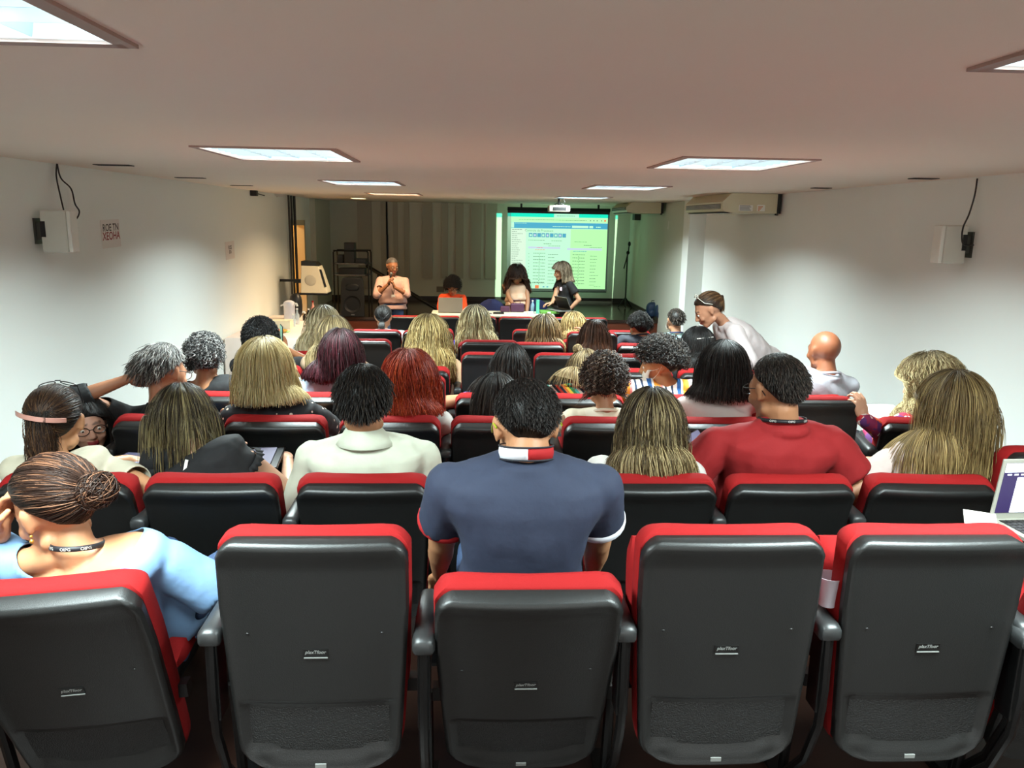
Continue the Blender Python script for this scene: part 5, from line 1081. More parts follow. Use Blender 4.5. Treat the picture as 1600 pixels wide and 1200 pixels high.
# ------------------------------------------------------------------ the stage end: screen, projector, furniture
def glow(name, col, e=1.0):
    m = mat(name, (0.16, 0.16, 0.16), 0.8, emit=e); b = m.node_tree.nodes['Principled BSDF']; b.inputs['Emission Color'].default_value = (*lin(col), 1); return m
SYY = 16.30; a_, b_ = at(799, 332, SYY), at(944, 452, SYY)
sx0, sx1, sz1, sz0 = a_[0], at(949, 360, SYY)[0], a_[2] - 0.01, b_[2]
r = empty('projection_screen', ((sx0 + sx1) / 2, SYY, sz0), 'pull-down projection screen showing a green-tinted office web page with tables', 'screen')
def scr(x0, x1, z0, z1, y0, y1, nm, mt, par=None, **k):
    m = M(); m.box((x0, y0, z0), (x1, y1, z1)); o = m.build(nm, mt, par or r, smooth=False, **k); o.data.transform(Matrix.Translation(-r.location)); return o
m = M(); fb = 0.055
for q in ((sx0 - 0.075, sx0, sz0 - fb, sz1 + fb), (sx1, sx1 + 0.035, sz0 - fb, sz1 + fb), (sx0, sx1, sz0 - fb, sz0), (sx0, sx1, sz1, sz1 + fb)): m.box((q[0], SYY - 0.004, q[2]), (q[1], SYY + 0.004, q[3]))
o = m.build('black_border', BLACK, r, smooth=False); o.data.transform(Matrix.Translation(-r.location))
m = M(); m.tube([(sx0 - 0.08, SYY, sz1 + fb + 0.03), (sx1 + 0.04, SYY, sz1 + fb + 0.03)], 0.035, 12); 
for hx in (sx0 + 0.2, sx1 - 0.2): m.box((hx - 0.02, SYY - 0.02, sz1 + fb + 0.03), (hx + 0.02, SYY + 0.02, CEIL))
o = m.build('roller_case', BLACKM, r); o.data.transform(Matrix.Translation(-r.location))
m = M(); m.tube([(sx0 - fb, SYY, sz0 - fb), (sx1 + 0.03, SYY, sz0 - fb)], 0.014, 8); o = m.build('bottom_bar', BLACKM, r); o.data.transform(Matrix.Translation(-r.location))
cols = [glow('page_mint', (0.74, 1.0, 0.82), 0.9), glow('page_teal', (0.02, 0.90, 0.74), 0.9), glow('page_address_bar', (0.70, 1.0, 0.70), 0.95), glow('page_blue', (0.0, 0.62, 0.80), 0.8), glow('page_sidebar', (0.84, 0.93, 0.84), 0.9),
        glow('page_text_grey', (0.42, 0.62, 0.50), 0.35), glow('page_lavender', (0.78, 0.82, 0.92), 0.85), glow('page_icon_blue', (0.20, 0.62, 0.80), 0.7), glow('page_orange', (0.95, 0.42, 0.14), 0.9), glow('page_red', (0.92, 0.45, 0.45), 0.8), glow('page_right', (0.70, 1.0, 0.66), 0.9)]
pg = M(); lay = [0]
def PG(u0, v0, u1, v1, c, l):
    X = lambda u: sx0 + (sx1 - sx0) * u; Z = lambda v: sz1 - (sz1 - sz0) * v; y = SYY - 0.0045 - 0.0008 * l
    pg.add([(X(u0), y, Z(v1)), (X(u1), y, Z(v1)), (X(u1), y, Z(v0)), (X(u0), y, Z(v0))], [[0, 1, 2, 3]], c)
def words_(u0, u1, v, h_, c=5, seed=0):
    q = random.Random(seed); u = u0
    while u < u1 - 0.004:
        w_ = min(q.uniform(0.008, 0.026), u1 - u); PG(u, v - h_ / 2, u + w_, v + h_ / 2, c, 4); u += w_ + 0.004
PG(0, 0, 1, 1, 0, 0); PG(0.62, 0.2, 1, 1, 10, 1); PG(0, 0, 0.44, 0.047, 1, 1); PG(0.70, 0, 1, 0.047, 1, 1); PG(0, 0.05, 1, 0.115, 2, 1); PG(0, 0.118, 1, 0.195, 3, 1)
PG(0.63, 0.153, 0.80, 0.182, 0, 2); PG(0.81, 0.153, 0.85, 0.182, 0, 2); PG(0, 0.12, 0.03, 0.19, 0, 2); words_(0.43, 0.62, 0.168, 0.008, 0, 3); words_(0.04, 0.16, 0.13, 0.006, 0, 4); words_(0.88, 0.93, 0.168, 0.012, 0, 8)
words_(0.08, 0.78, 0.083, 0.006, 5, 5); words_(0.47, 0.66, 0.028, 0.006, 5, 6)
for u in (0.82, 0.855, 0.89, 0.935): PG(u - 0.005, 0.075, u + 0.005, 0.09, 5, 2)
PG(0.962, 0.07, 0.982, 0.094, 8, 2); PG(0, 0.2, 0.155, 0.73, 4, 1)
for i in range(19): words_(0.01, 0.05 + 0.075 * random.Random(i).random(), 0.215 + i * 0.0272, 0.0055, 5, 20 + i)
for i in range(9): u = 0.185 + i * 0.0435; PG(u, 0.258, u + 0.038, 0.312, 7, 2); PG(u + 0.009, 0.272, u + 0.029, 0.30, (0, 6, 3)[i % 3], 3)
words_(0.18, 0.35, 0.352, 0.006, 5, 60); words_(0.42, 0.53, 0.356, 0.006, 5, 61); words_(0.66, 0.79, 0.366, 0.006, 5, 62); words_(0.34, 0.42, 0.398, 0.008, 5, 63); words_(0.76, 0.84, 0.41, 0.008, 5, 64); words_(0.39, 0.52, 0.425, 0.006, 5, 65); words_(0.82, 0.95, 0.438, 0.006, 5, 66)
PG(0.18, 0.437, 0.515, 0.465, 6, 2); PG(0.585, 0.45, 0.95, 0.478, 6, 2); words_(0.27, 0.33, 0.45, 0.008, 9, 67); words_(0.25, 0.36, 0.478, 0.008, 9, 68); words_(0.65, 0.79, 0.492, 0.010, 7, 69)
for i in range(10):
    v_ = 0.525 + i * 0.0435; words_(0.235, 0.36, v_, 0.0075, 5, 80 + i); PG(0.295, v_ + 0.016, 0.302, v_ + 0.026, 5, 4); words_(0.39, 0.45 + 0.05 * random.Random(i).random(), v_ + 0.014, 0.006, 5, 100 + i)
    v_ += 0.012; words_(0.645, 0.775, v_, 0.0075, 5, 120 + i); PG(0.705, v_ + 0.016, 0.712, v_ + 0.026, 5, 4); words_(0.83, 0.88 + 0.04 * random.Random(i + 9).random(), v_ + 0.016, 0.006, 5, 140 + i); PG(0.185, v_ - 0.008, 0.192, v_, 5, 4)
words_(0.20, 0.36, 0.925, 0.007, 5, 70); words_(0.88, 0.95, 0.965, 0.005, 5, 71); words_(0.0, 0.04, 0.98, 0.008, 5, 72); PG(0.26, 0.955, 0.30, 0.998, 8, 2); PG(0.34, 0.97, 0.36, 0.985, 7, 2); PG(0.38, 0.97, 0.40, 0.985, 7, 2); PG(0.12, 0.755, 0.155, 0.765, 7, 2)
tv, tf = text_mesh('Controle de Processos', 0.062, 0.0)
pg.add(np.c_[tv[:, 0] + sx0 + (sx1 - sx0) * 0.29, np.full(len(tv), SYY - 0.0085), tv[:, 1] + sz1 - (sz1 - sz0) * 0.225], tf, 5)
o = pg.build('projected_page', cols, r, smooth=False); o.data.transform(Matrix.Translation(-r.location))

# projector on its ceiling mount, with a real beam that overshoots the screen onto the wall
p = at(873, 326, 12.2)
r = empty('projector', tuple(p), 'white ceiling-mounted projector hanging before the screen', 'projector')
m = M(); m.box((-0.16, -0.13, -0.05), (0.16, 0.13, 0.045)); m.build('casing', mat('grey_white_plastic', (0.62, 0.60, 0.55), 0.4), r, bevel=0.015)
m = M(); m.box((-0.10, -0.135, -0.03), (0.10, -0.129, 0.02)); m.build('rear_vent', BLACK, r, smooth=False)
m = M(); m.lathe([(0.035, 0.13), (0.035, 0.15), (0.026, 0.152), (0.022, 0.14)], R=rotx(-PI / 2)); m.build('lens', BLACK, r)
m = M(); m.tube([(0, 0, 0.045), (0, 0, CEIL - p[2])], 0.016, 8); m.box((-0.07, -0.07, CEIL - p[2] - 0.012), (0.07, 0.07, CEIL - p[2])); m.tube([(-0.10, 0.05, 0.04), (0, 0, 0.09), (0.10, -0.05, 0.04)], 0.008, 6); m.tube([(0.04, -0.02, 0.05), (0.09, -0.06, 0.10), (0.05, -0.03, CEIL - p[2])], 0.005, 6); m.build('ceiling_mount', BLACKM, r)
l = bpy.data.lights.new('projector_beam', 'SPOT'); l.energy = 1700; l.spot_size = math.radians(60); l.spot_blend = 0.0; l.shadow_soft_size = 0.004
l.use_nodes = True; nt = l.node_tree; N = nt.nodes; L = nt.links; em = N['Emission']; tc = N.new('ShaderNodeTexCoord'); sp = N.new('ShaderNodeSeparateXYZ'); L.new(tc.outputs['Normal'], sp.inputs[0])
def mth(op, a, b=None, c=None):
    n = N.new('ShaderNodeMath'); n.operation = op
    for i, x in enumerate((a, b, c)):
        if x is None: continue
        if isinstance(x, (int, float)): n.inputs[i].default_value = x
        else: L.new(x, n.inputs[i])
    return n.outputs[0]
nz = mth('ABSOLUTE', sp.outputs[2]); u = mth('DIVIDE', sp.outputs[0], nz); v_ = mth('DIVIDE', sp.outputs[1], nz)
# picture rectangle, a little wider at the top (keystone)
wl = at(775, 333, YB); wr = at(966, 334, YB); wb = at(957, 470, YB); dY = YB - (p[1] + 0.15)
ul, ur, vt, vb, urb = (wl[0] - p[0]) / dY, (wr[0] - p[0]) / dY, (wl[2] - p[2]) / dY, (at(778, 472, YB)[2] - p[2]) / dY, (wb[0] - p[0]) / dY
k1 = mth('GREATER_THAN', u, ul); 
edge = mth('ADD', mth('MULTIPLY', mth('SUBTRACT', v_, vt), (ur - urb) / (vt - vb)), ur); k2 = mth('LESS_THAN', u, edge)
k3 = mth('LESS_THAN', v_, vt); k4 = mth('GREATER_THAN', v_, vb); msk = mth('MULTIPLY', mth('MULTIPLY', k1, k2), mth('MULTIPLY', k3, k4))
mx = N.new('ShaderNodeMix'); mx.data_type = 'RGBA'; mx.inputs['A'].default_value = (0.62, 1.0, 0.66, 1); mx.inputs['B'].default_value = (0.05, 0.8, 0.6, 1)
L.new(mth('GREATER_THAN', v_, vt - 0.018), mx.inputs['Factor']); L.new(mx.outputs['Result'], em.inputs['Color']); L.new(mth('MULTIPLY', msk, 1.0), em.inputs['Strength'])
lo = bpy.data.objects.new('projector_beam', l); COL.objects.link(lo); lo.parent = r; lo.location = (0, 0.16, 0); lo.rotation_euler = (PI / 2, 0, 0)

# presenters' table
TZ = 0.335; tx0, tx1, ty0, ty1 = -0.66, 1.26, 12.1, 12.75
r = empty('presenters_table', (tx0, ty0, -0.5), 'long pale-topped table with dark wood front before the stage', 'table')
m = M(); m.box((0, 0, TZ + 0.5 - 0.03), (tx1 - tx0, ty1 - ty0, TZ + 0.5)); m.build('tabletop', mat('pale_laminate', (0.78, 0.77, 0.70), 0.35), r, bevel=0.006)
m = M(); m.box((0.08, 0.10, 0.12), (tx1 - tx0 - 0.08, 0.12, TZ + 0.47)); m.build('modesty_panel', mat('dark_reddish_wood', (0.16, 0.07, 0.05), 0.4, var=0.2), r, smooth=False)
for x in (0.06, tx1 - tx0 - 0.10):
    m = M(); m.box((x, 0.10, 0.0), (x + 0.04, 0.55, TZ + 0.47)); m.build('leg', BLACKM, r, smooth=False)
def on_table(px, w_, d_, h_, y, nm, mt, label, cat, z=TZ, group=None, **k):
    x = at(px, 485, y)[0]; m = M(); m.box((-w_ / 2, -d_ / 2, 0), (w_ / 2, d_ / 2, h_)); o = m.build(nm, mt, None, origin=None, bevel=min(0.004, h_ * 0.3), **k); o.location = (x, y, z); return tag(o, label, cat, group)
def laptop(loc, rz, open_deg, label, screen=None, body=None, w_=0.36, d_=0.25):
    r = empty('laptop', loc, label, 'laptop', rz=rz); body = body or mat('silver_grey_casing', (0.42, 0.42, 0.40), 0.35, metal=0.3)
    m = M(); m.box((-w_ / 2, 0, 0), (w_ / 2, d_, 0.016)); m.build('base', body, r, bevel=0.004)
    m = M()
    for i in range(5):
        for j in range(14): x = -w_ * 0.44 + j * w_ * 0.88 / 14; y = d_ * 0.42 + i * d_ * 0.10; m.box((x, y, 0.016), (x + w_ * 0.054, y + d_ * 0.08, 0.0185))
    m.build('keyboard', BLACK, r, smooth=False)
    T = (rotx(math.radians(open_deg - 90)), v3(0, d_, 0.012)); m = M(); m.box((-w_ / 2, -0.004, 0), (w_ / 2, 0.004, d_ * 0.93), T=T); lid = m.build('lid', body, r, bevel=0.003)
    m = M(); m.box((-w_ / 2 + 0.012, -0.0055, 0.028), (w_ / 2 - 0.012, -0.0042, d_ * 0.93 - 0.014), T=T); m.build('display', screen or BLACK, lid, smooth=False)
    return r, T, lid
x = at(704, 480, 12.45)[0]
laptop((x, 12.62, TZ), PI, 105, 'open laptop seen from behind with grey lid, before the orange-clad person', body=mat('dull_grey_casing', (0.36, 0.35, 0.32), 0.4), w_=0.38)
q = at(858, 478, 12.6)
r2, T, lid = laptop((q[0] + 0.04, 12.50, TZ + 0.035), math.radians(-62), 115, 'open silver laptop turned sideways at the right end of the table')
on_table(858, 0.30, 0.30, 0.034, 12.55, 'book', mat('green_cover', (0.30, 0.50, 0.18), 0.6), 'small green bundle under the sideways laptop', 'book')
m = M(); m.lathe([(0.026, 0), (0.036, 0.075), (0.034, 0.075), (0.025, 0.004)]); o = m.build('plastic_cup', WHITEP, None); o.location = (at(754, 485, 12.4)[0], 12.35, TZ); tag(o, 'small white cup on the presenters table', 'cup')
r = empty('power_strip', (at(779, 486, 12.3)[0], 12.30, TZ), 'black power strip lying on the presenters table', 'power strip'); m = M(); m.box((-0.085, -0.02, 0), (0.085, 0.02, 0.03)); m.build('housing', BLACK, r, bevel=0.004)
for i in range(4): m = M(); m.lathe([(0.014, 0.03), (0.014, 0.032), (0.010, 0.031)], c=(-0.055 + i * 0.036, 0, 0)); m.build('socket', BLACKM, r)
on_table(765, 0.07, 0.05, 0.02, 12.28, 'remote_control', mat('grey_plastic', (0.4, 0.4, 0.42), 0.5), 'small grey device beside the black power strip', 'remote control')
on_table(809, 0.12, 0.09, 0.012, 12.28, 'notepad', PAPER, 'small white notepad in the middle of the table', 'notepad')
m = M(); m.lathe([(0.028, 0), (0.030, 0.01), (0.030, 0.13), (0.012, 0.17), (0.012, 0.19), (0.0, 0.19)]); r = m.build('water_bottle', mat('clear_blueish_plastic', (0.55, 0.70, 0.80), 0.1, alpha=0.6), None); r.location = (at(832, 480, 12.5)[0], 12.5, TZ); tag(r, 'clear water bottle beside the teal carton', 'bottle')
m = M(); m.lathe([(0.014, 0.185), (0.014, 0.205), (0.0, 0.206)]); m.build('cap', WHITEP, r)
on_table(840, 0.05, 0.06, 0.22, 12.42, 'carton', mat('pale_teal_card', (0.30, 0.66, 0.56), 0.6), 'tall pale teal carton left of the sideways laptop', 'carton')
on_table(829, 0.09, 0.07, 0.045, 12.30, 'tissue_pack', mat('mint_white_card', (0.74, 0.86, 0.78), 0.6), 'small mint tissue pack left of the water bottle', 'tissue pack')
on_table(858, 0.05, 0.05, 0.05, 12.22, 'cube_box', mat('mint_white_card', (0.74, 0.86, 0.78)), 'small white box at the right table corner', 'box')
# purple bag on the table, held by the person in cream
r = empty('purple_bag', (at(806, 478, 12.85)[0], 12.62, TZ), 'purple handbag on the table held by the person in cream', 'bag'); PUR = mat('purple_leather', (0.26, 0.12, 0.24), 0.5)
m = M(); m.box((-0.10, -0.05, 0), (0.12, 0.05, 0.14)); m.build('pouch', PUR, r, bevel=0.02); m = M(); m.box((-0.26, -0.045, 0), (-0.11, 0.045, 0.09)); m.build('side_pocket', PUR, r, bevel=0.015); m = M(); m.tube([(-0.06, 0, 0.13), (-0.05, 0, 0.19), (0.05, 0, 0.19), (0.06, 0, 0.13)], 0.006, 6); m.build('handle', PUR, r)
BLUEF = mat('dark_blue_upholstery', (0.06, 0.10, 0.28), 0.8)
def office_chair(x, y, label):
    r = empty('office_chair', (x, y, -0.5), label, 'chair', 'dark blue chairs at the table'); 
    m = M(); rows = []
    for v_ in np.linspace(0, 1, 14):
        hw = 0.23 * (1 - 0.75 * max(0, (v_ - 0.55) / 0.45) ** 2.4) * (0.85 + 0.15 * min(1, v_ * 3)); z = 0.58 + 0.40 * v_
        rows.append(np.array([(hw * c_, 0.19 + 0.03 * s_ - 0.05 * (1 - abs(c_)), z) for c_, s_ in [(math.cos(a), math.sin(a)) for a in np.linspace(0, 2 * PI, 16, endpoint=False)]]))
    m.loft(rows); m.build('backrest', BLUEF, r); m = M(); m.ell((0, -0.02, 0.48), (0.24, 0.22, 0.045), p=0.7); m.build('seat', BLUEF, r)
    m = M(); m.tube([(0, 0.05, 0.45), (0, 0.20, 0.44), (0, 0.22, 0.62)], 0.015, 8); m.build('back_bar', BLACKM, r)
    for sx in (-1, 1):
        for sy in (-1, 1): m = M(); m.tube([(sx * 0.15, sy * 0.14, 0.45), (sx * 0.22, sy * 0.20, 0.0)], 0.012, 8); m.build('leg', BLACKM, r)
office_chair(at(768, 478, 13.2)[0], 13.05, 'dark blue chair behind the table, between orange and cream clad persons'); office_chair(at(836, 478, 13.3)[0], 13.25, 'dark blue chair behind the table, left of the black T-shirt person')
# microphone
m = M(); pm = at(611, 428, 12.50); d = unit(v3(0.15, 0.25, 1)); m.cap(pm - d * 0.17, 0.011, pm - d * 0.03, 0.016, 10); r = m.build('microphone', BLACKM, None, origin=tuple(pm)); tag(r, 'black handheld microphone in the hands of the speaker in pink', 'microphone'); m = M(); m.ell((0, 0, 0), (0.024, 0.024, 0.028)); m.build('grille_head', mat('grey_mesh', (0.35, 0.35, 0.35), 0.4, metal=0.6), r)
I = MANI; m = M(); b0 = I['nbp'] + I['F'] * 0.16 + v3(0.0, 0, -0.33); m.box((-0.03, -0.002, -0.045), (0.03, 0.002, 0.045), T=(rotz(math.radians(8)), b0)); bd = child(I, m, 'badge', PAPER, smooth=False)
m = M(); 
for sg in (-1, 1): m.tube([I['nbp'] + I['Rt'] * sg * 0.06 - v3(0, 0, 0.0) + I['F'] * 0.03, I['nbp'] + I['F'] * 0.125 + I['Rt'] * sg * 0.035 + v3(0, 0, -0.13), b0 + v3(0, 0, 0.045)], 0.006, 6, flat=0.3)
child(I, m, 'lanyard', mat('brown_lanyard', (0.15, 0.10, 0.08), 0.6))
I = WOMI; m = M(); b0 = I['nbp'] + I['F'] * 0.15 + v3(0.0, 0, -0.26)
for sg in (-1, 1): m.tube([I['nbp'] + I['Rt'] * sg * 0.06 + I['F'] * 0.03, I['nbp'] + I['F'] * 0.125 + I['Rt'] * sg * 0.03 + v3(0, 0, -0.12), b0], 0.006, 6, flat=0.3)
child(I, m, 'badge_strap', mat('grey_lanyard', (0.5, 0.48, 0.46), 0.6))

# equipment rack with loudspeaker on the stage
RY = 14.3; xa, xb = at(522, 440, RY)[0], at(576, 440, RY)[0]; zt = at(550, 392, RY)[2]
r = empty('equipment_rack', (xa, RY, ST), 'black metal equipment rack with shelves at stage left', 'rack'); W_ = xb - xa; Hh = zt - ST
for x in (0, W_):
    for y in (0, 0.4): m = M(); m.tube([(x, y, 0), (x, y, Hh - 0.03), (x + (0.03 if x == 0 else -0.03), y, Hh)], 0.013, 8); m.build('upright', BLACKM, r)
for z in (Hh - 0.22, Hh - 0.42):
    m = M(); m.box((0, -0.01, z - 0.02), (W_, 0.4, z)); sf = m.build('shelf', BLACKM, r, smooth=False); m = M(); m.box((0.02, -0.016, z - 0.015), (W_ - 0.06, -0.01, z)); m.build('shelf_edge', mat('grey_edge', (0.45, 0.44, 0.42), 0.4), sf, smooth=False)
m = M(); m.tube([(0, 0, Hh), (W_, 0, Hh)], 0.012, 8); m.tube([(0, 0.4, Hh), (W_, 0.4, Hh)], 0.012, 8); m.build('top_rail', BLACKM, r)
def stage_box(px0, px1, py0, py1, y, d_, nm, mt, label, cat, bev=0.01, group=None):
    a, b = at(px0, py0, y), at(px1, py1, y); m = M(); m.box((0, 0, 0), (b[0] - a[0], d_, a[2] - b[2])); o = m.build(nm, mt, None, bevel=bev); o.location = (a[0], y, b[2]); tag(o, label, cat, group); return o
DG = mat('very_dark_grey_plastic', (0.07, 0.07, 0.07), 0.5)
stage_box(537, 554, 379, 411.5, RY + 0.05, 0.22, 'monitor', mat('dark_grey_case', (0.13, 0.13, 0.12), 0.5), 'tall dark box standing on the rack top shelf', 'speaker')
stage_box(526, 536, 398, 411.5, RY + 0.06, 0.2, 'router', DG, 'small dark device left of the tall box on rack', 'device'); stage_box(555, 572, 404, 411.5, RY + 0.05, 0.2, 'mixer', DG, 'low dark mixer right of the tall box on rack', 'mixer'); stage_box(528, 570, 419, 429.5, RY + 0.05, 0.28, 'amplifier', DG, 'wide amplifier on the lower rack shelf', 'amplifier')
def loudspeaker(px0, px1, py0, y, label):
    a, b = at(px0, py0, y), at(px1, py0, y); w_ = b[0] - a[0]; h_ = a[2] - ST; r = empty('loudspeaker', ((a[0] + b[0]) / 2, y, ST), label, 'loudspeaker')
    m = M(); rows = []
    for z, f_ in ((0, 0.92), (0.02, 1), (h_ * 0.55, 1.0), (h_ * 0.9, 0.92), (h_, 0.8)):
        hw = w_ / 2 * f_; rows.append(np.array([(-hw, 0, z), (hw, 0, z), (hw * 0.75, 0.34, z), (-hw * 0.75, 0.34, z)]))
    m.loft(rows); m.build('cabinet', DG, r, bevel=0.015)
    m = M(); m.lathe([(w_ * 0.36, 0), (w_ * 0.36, 0.012), (w_ * 0.30, 0.004), (w_ * 0.10, -0.02), (0.02, -0.01)], c=(0, -0.004, h_ * 0.33), R=rotx(PI / 2)); m.build('woofer', BLACK, r)
    m = M(); m.ell((0, -0.004, h_ * 0.76), (w_ * 0.28, 0.012, h_ * 0.09), p=0.7); m.build('horn', BLACK, r); m = M(); m.box((-0.03, -0.006, 0.03), (0.03, 0.0, 0.05)); m.build('badge', STEEL, r, smooth=False)
loudspeaker(531, 569, 434, RY - 0.06 - 0.35, 'big black loudspeaker standing below the rack shelves on stage')
# handrail descending from the rack, vertical cable pipe, outlet, stand
m = M(); q0, q1 = at(574, 416, 15.2), at(688, 486, 14.4); m.cap(q0, 0.035, q1, 0.035, 10); r = m.build('stage_handrail', BLACKM, None, origin=tuple(q0)); tag(r, 'thick black handrail slanting down across the stage behind the speaker', 'handrail')
for t in (0.15, 0.55, 0.95):
    qq = q0 * (1 - t) + q1 * t - q0; m = M(); m.tube([qq, (qq[0], qq[1], ST - q0[2])], 0.015, 8); m.build('post', BLACKM, r)
q0 = at(604, 318, YB - 0.03); q1 = at(605, 405, YB - 0.03); m = M(); m.tube([(q0[0], YB - 0.02, CEIL), (q0[0], YB - 0.02, 1.45), (q0[0] + 0.005, YB - 0.02, 1.44), (q0[0] + 0.005, YB - 0.02, 0.6)], 0.018, 8); o = m.build('cable_pipe', BLACKM, None); tag(o, 'thin black vertical cable pipe on back wall above the speaker', 'pipe')
q = at(688, 452, YB); m = M(); m.box((-0.08, -0.012, -0.06), (0.08, 0, 0.06)); o = m.build('wall_outlet', mat('grey_plate', (0.45, 0.43, 0.38), 0.5), None, bevel=0.003); o.location = (q[0], YB, q[2]); tag(o, 'grey outlet plate low on the back wall above the orange-clad person', 'outlet')
q = at(977, 470, 15.9); r = empty('microphone_stand', (q[0], 15.9, ST), 'tall black microphone stand with boom right of the screen', 'microphone stand'); zt = at(978, 378, 15.9)[2] - ST
m = M(); m.tube([(0, 0, 0.02), (0, 0, zt * 0.86)], 0.014, 8); m.build('pole', BLACKM, r); m = M(); m.tube([(-0.06, 0, zt * 0.60), (0.02, 0, zt * 0.86), (0.03, 0, zt)], 0.013, 8); m.ell((0.01, 0, zt * 0.84), (0.035, 0.03, 0.04)); m.ell((0.03, 0, zt * 0.97), (0.03, 0.03, 0.05)); m.build('boom', BLACKM, r)
for a in range(3): m = M(); m.tube([(0, 0, 0.22), (0.16 * math.cos(a * 2.1 + 0.4), 0.16 * math.sin(a * 2.1 + 0.4), 0.01)], 0.010, 6); m.build('tripod_leg', BLACKM, r)
q = atX(997, 337, 3.27); m = M(); m.box((-0.12, -0.12, -0.09), (0.0, 0.12, 0.09)); o = m.build('small_speaker', BLACK, None, bevel=0.008); o.location = (3.30, q[1], q[2]); tag(o, 'small black box speaker high on the greenish stage wall', 'loudspeaker')
q = atX(1044, 352, 3.295); m = M(); m.box((-0.003, -0.03, -0.07), (0.0, 0.03, 0.07)); o = m.build('tape_strip', PAPER, None, smooth=False); o.location = (3.30, q[1], q[2]); o.rotation_euler = (0.3, 0, 0); tag(o, 'short white tape strip on the greenish stage wall', 'tape')
# backpacks at the right edge of the stage
BPK = mat('petrol_blue_nylon', (0.05, 0.16, 0.27), 0.6, bump=0.2)
for i, (px, y, lab) in enumerate(((1021, 14.25, 'petrol blue backpack at the stage edge, the left and farther one'), (1034, 14.0, 'petrol blue backpack at the stage edge, the right and nearer one'))):
    a = at(px, 472 + i * 3, y); r = empty('backpack', (a[0], y, ST), lab, 'backpack', 'backpacks by the stage'); h_ = a[2] - ST
    m = M(); m.ell((0, 0, h_ / 2), (0.13, 0.10, h_ / 2), p=0.72); m.build('body_panel', BPK, r); m = M(); m.ell((0, -0.09, h_ * 0.33), (0.10, 0.05, h_ * 0.24), p=0.7); m.build('front_pocket', BPK, r)
    m = M(); m.tube([(-0.03, 0.02, h_ * 0.97), (-0.03, 0.02, h_ * 1.08), (0.03, 0.02, h_ * 1.08), (0.03, 0.02, h_ * 0.97)], 0.008, 6); m.build('grab_handle', BLACK, r)

# ------------------------------------------------------------------ air conditioners
def aircon(x0, x1, y0, y1, z0, label):
    r = empty('air_conditioner', (x0, y0, z0), label, 'air conditioner', 'ceiling air conditioners'); w_, l_, h_ = x1 - x0, y1 - y0, CEIL - z0 - 0.004
    pr = [(0.0, 0.05), (0.02, 0.015), (0.12, 0.0), (w_, 0.0), (w_, h_), (0.10, h_), (0.0, h_ * 0.55)]
    m = M(); m.loft([np.array([(x, y, z) for x, z in pr]) for y in (0, l_)]); m.build('casing', CREAMP, r, smooth=False)
    m = M(); m.box((-0.004, 0.06, 0.045), (0.004, l_ - 0.06, 0.10)); v = m.build('outlet', mat('dark_outlet', (0.08, 0.08, 0.08), 0.6), r, smooth=False)
    for i in range(3): m = M(); m.box((-0.012, 0.06, 0.052 + i * 0.016), (-0.002, l_ - 0.06, 0.057 + i * 0.016)); m.build('louvre_blade', WHITEP, v, smooth=False)
    m = M(); m.box((0.03, 0.06, -0.004), (0.14, l_ - 0.06, 0.006)); v = m.build('intake', mat('dark_outlet', (0.08, 0.08, 0.08)), r, smooth=False)
    for i in range(4): m = M(); m.box((0.035 + i * 0.026, 0.06, -0.008), (0.047 + i * 0.026, l_ - 0.06, -0.003)); m.build('intake_blade', WHITEP, v, smooth=False)
    m = M(); m.box((w_, 0.02, 0.0), (w_ + 0.05, 0.12, h_)); m.tube([(w_ + 0.03, 0.05, h_), (w_ + 0.02, 0.06, -0.02)], 0.02, 8); m.build('pipe_bundle', BLACK, r)
    return r, h_
r, h_ = aircon(2.80, 3.43, 9.0, 10.6, at(1170, 333, 9.0)[2], 'nearer cream ceiling air conditioner with stickers on its end, above right wall')
q = at(1178, 325, 8.99); m = M(); m.box((q[0] - 2.80 - 0.17, -0.002, q[2] - r.location[2] - 0.035), (q[0] - 2.80 - 0.01, 0.0, q[2] - r.location[2] + 0.03)); st = m.build('sticker', PAPER, r, smooth=False)
m = M(); m.box((q[0] - 2.80 + 0.04, -0.002, q[2] - r.location[2] - 0.035), (q[0] - 2.80 + 0.13, 0.0, q[2] - r.location[2] + 0.035)); st2 = m.build('energy_sticker', PAPER, r, smooth=False); tag(st2, 'sticker with orange bars')
m = M(); 
for i in range(4): m.box((q[0] - 2.80 + 0.05, -0.004, q[2] - r.location[2] - 0.03 + i * 0.014), (q[0] - 2.80 + 0.07 + i * 0.012, -0.002, q[2] - r.location[2] - 0.022 + i * 0.014))
m.build('bars', mat('orange_print', (0.8, 0.45, 0.1), 0.6), st2, smooth=False)
m = M()
for i in range(5): m.box((q[0] - 2.80 - 0.16, -0.004, q[2] - r.location[2] - 0.028 + i * 0.012), (q[0] - 2.80 - 0.03 - 0.01 * (i % 3), -0.002, q[2] - r.location[2] - 0.023 + i * 0.012))
m.build('print_lines', mat('grey_print', (0.3, 0.3, 0.35), 0.6), st, smooth=False)
aircon(2.60, 3.20, 13.7, 15.2, at(1000, 333, 13.7)[2], 'farther ceiling air conditioner beside the projection screen')

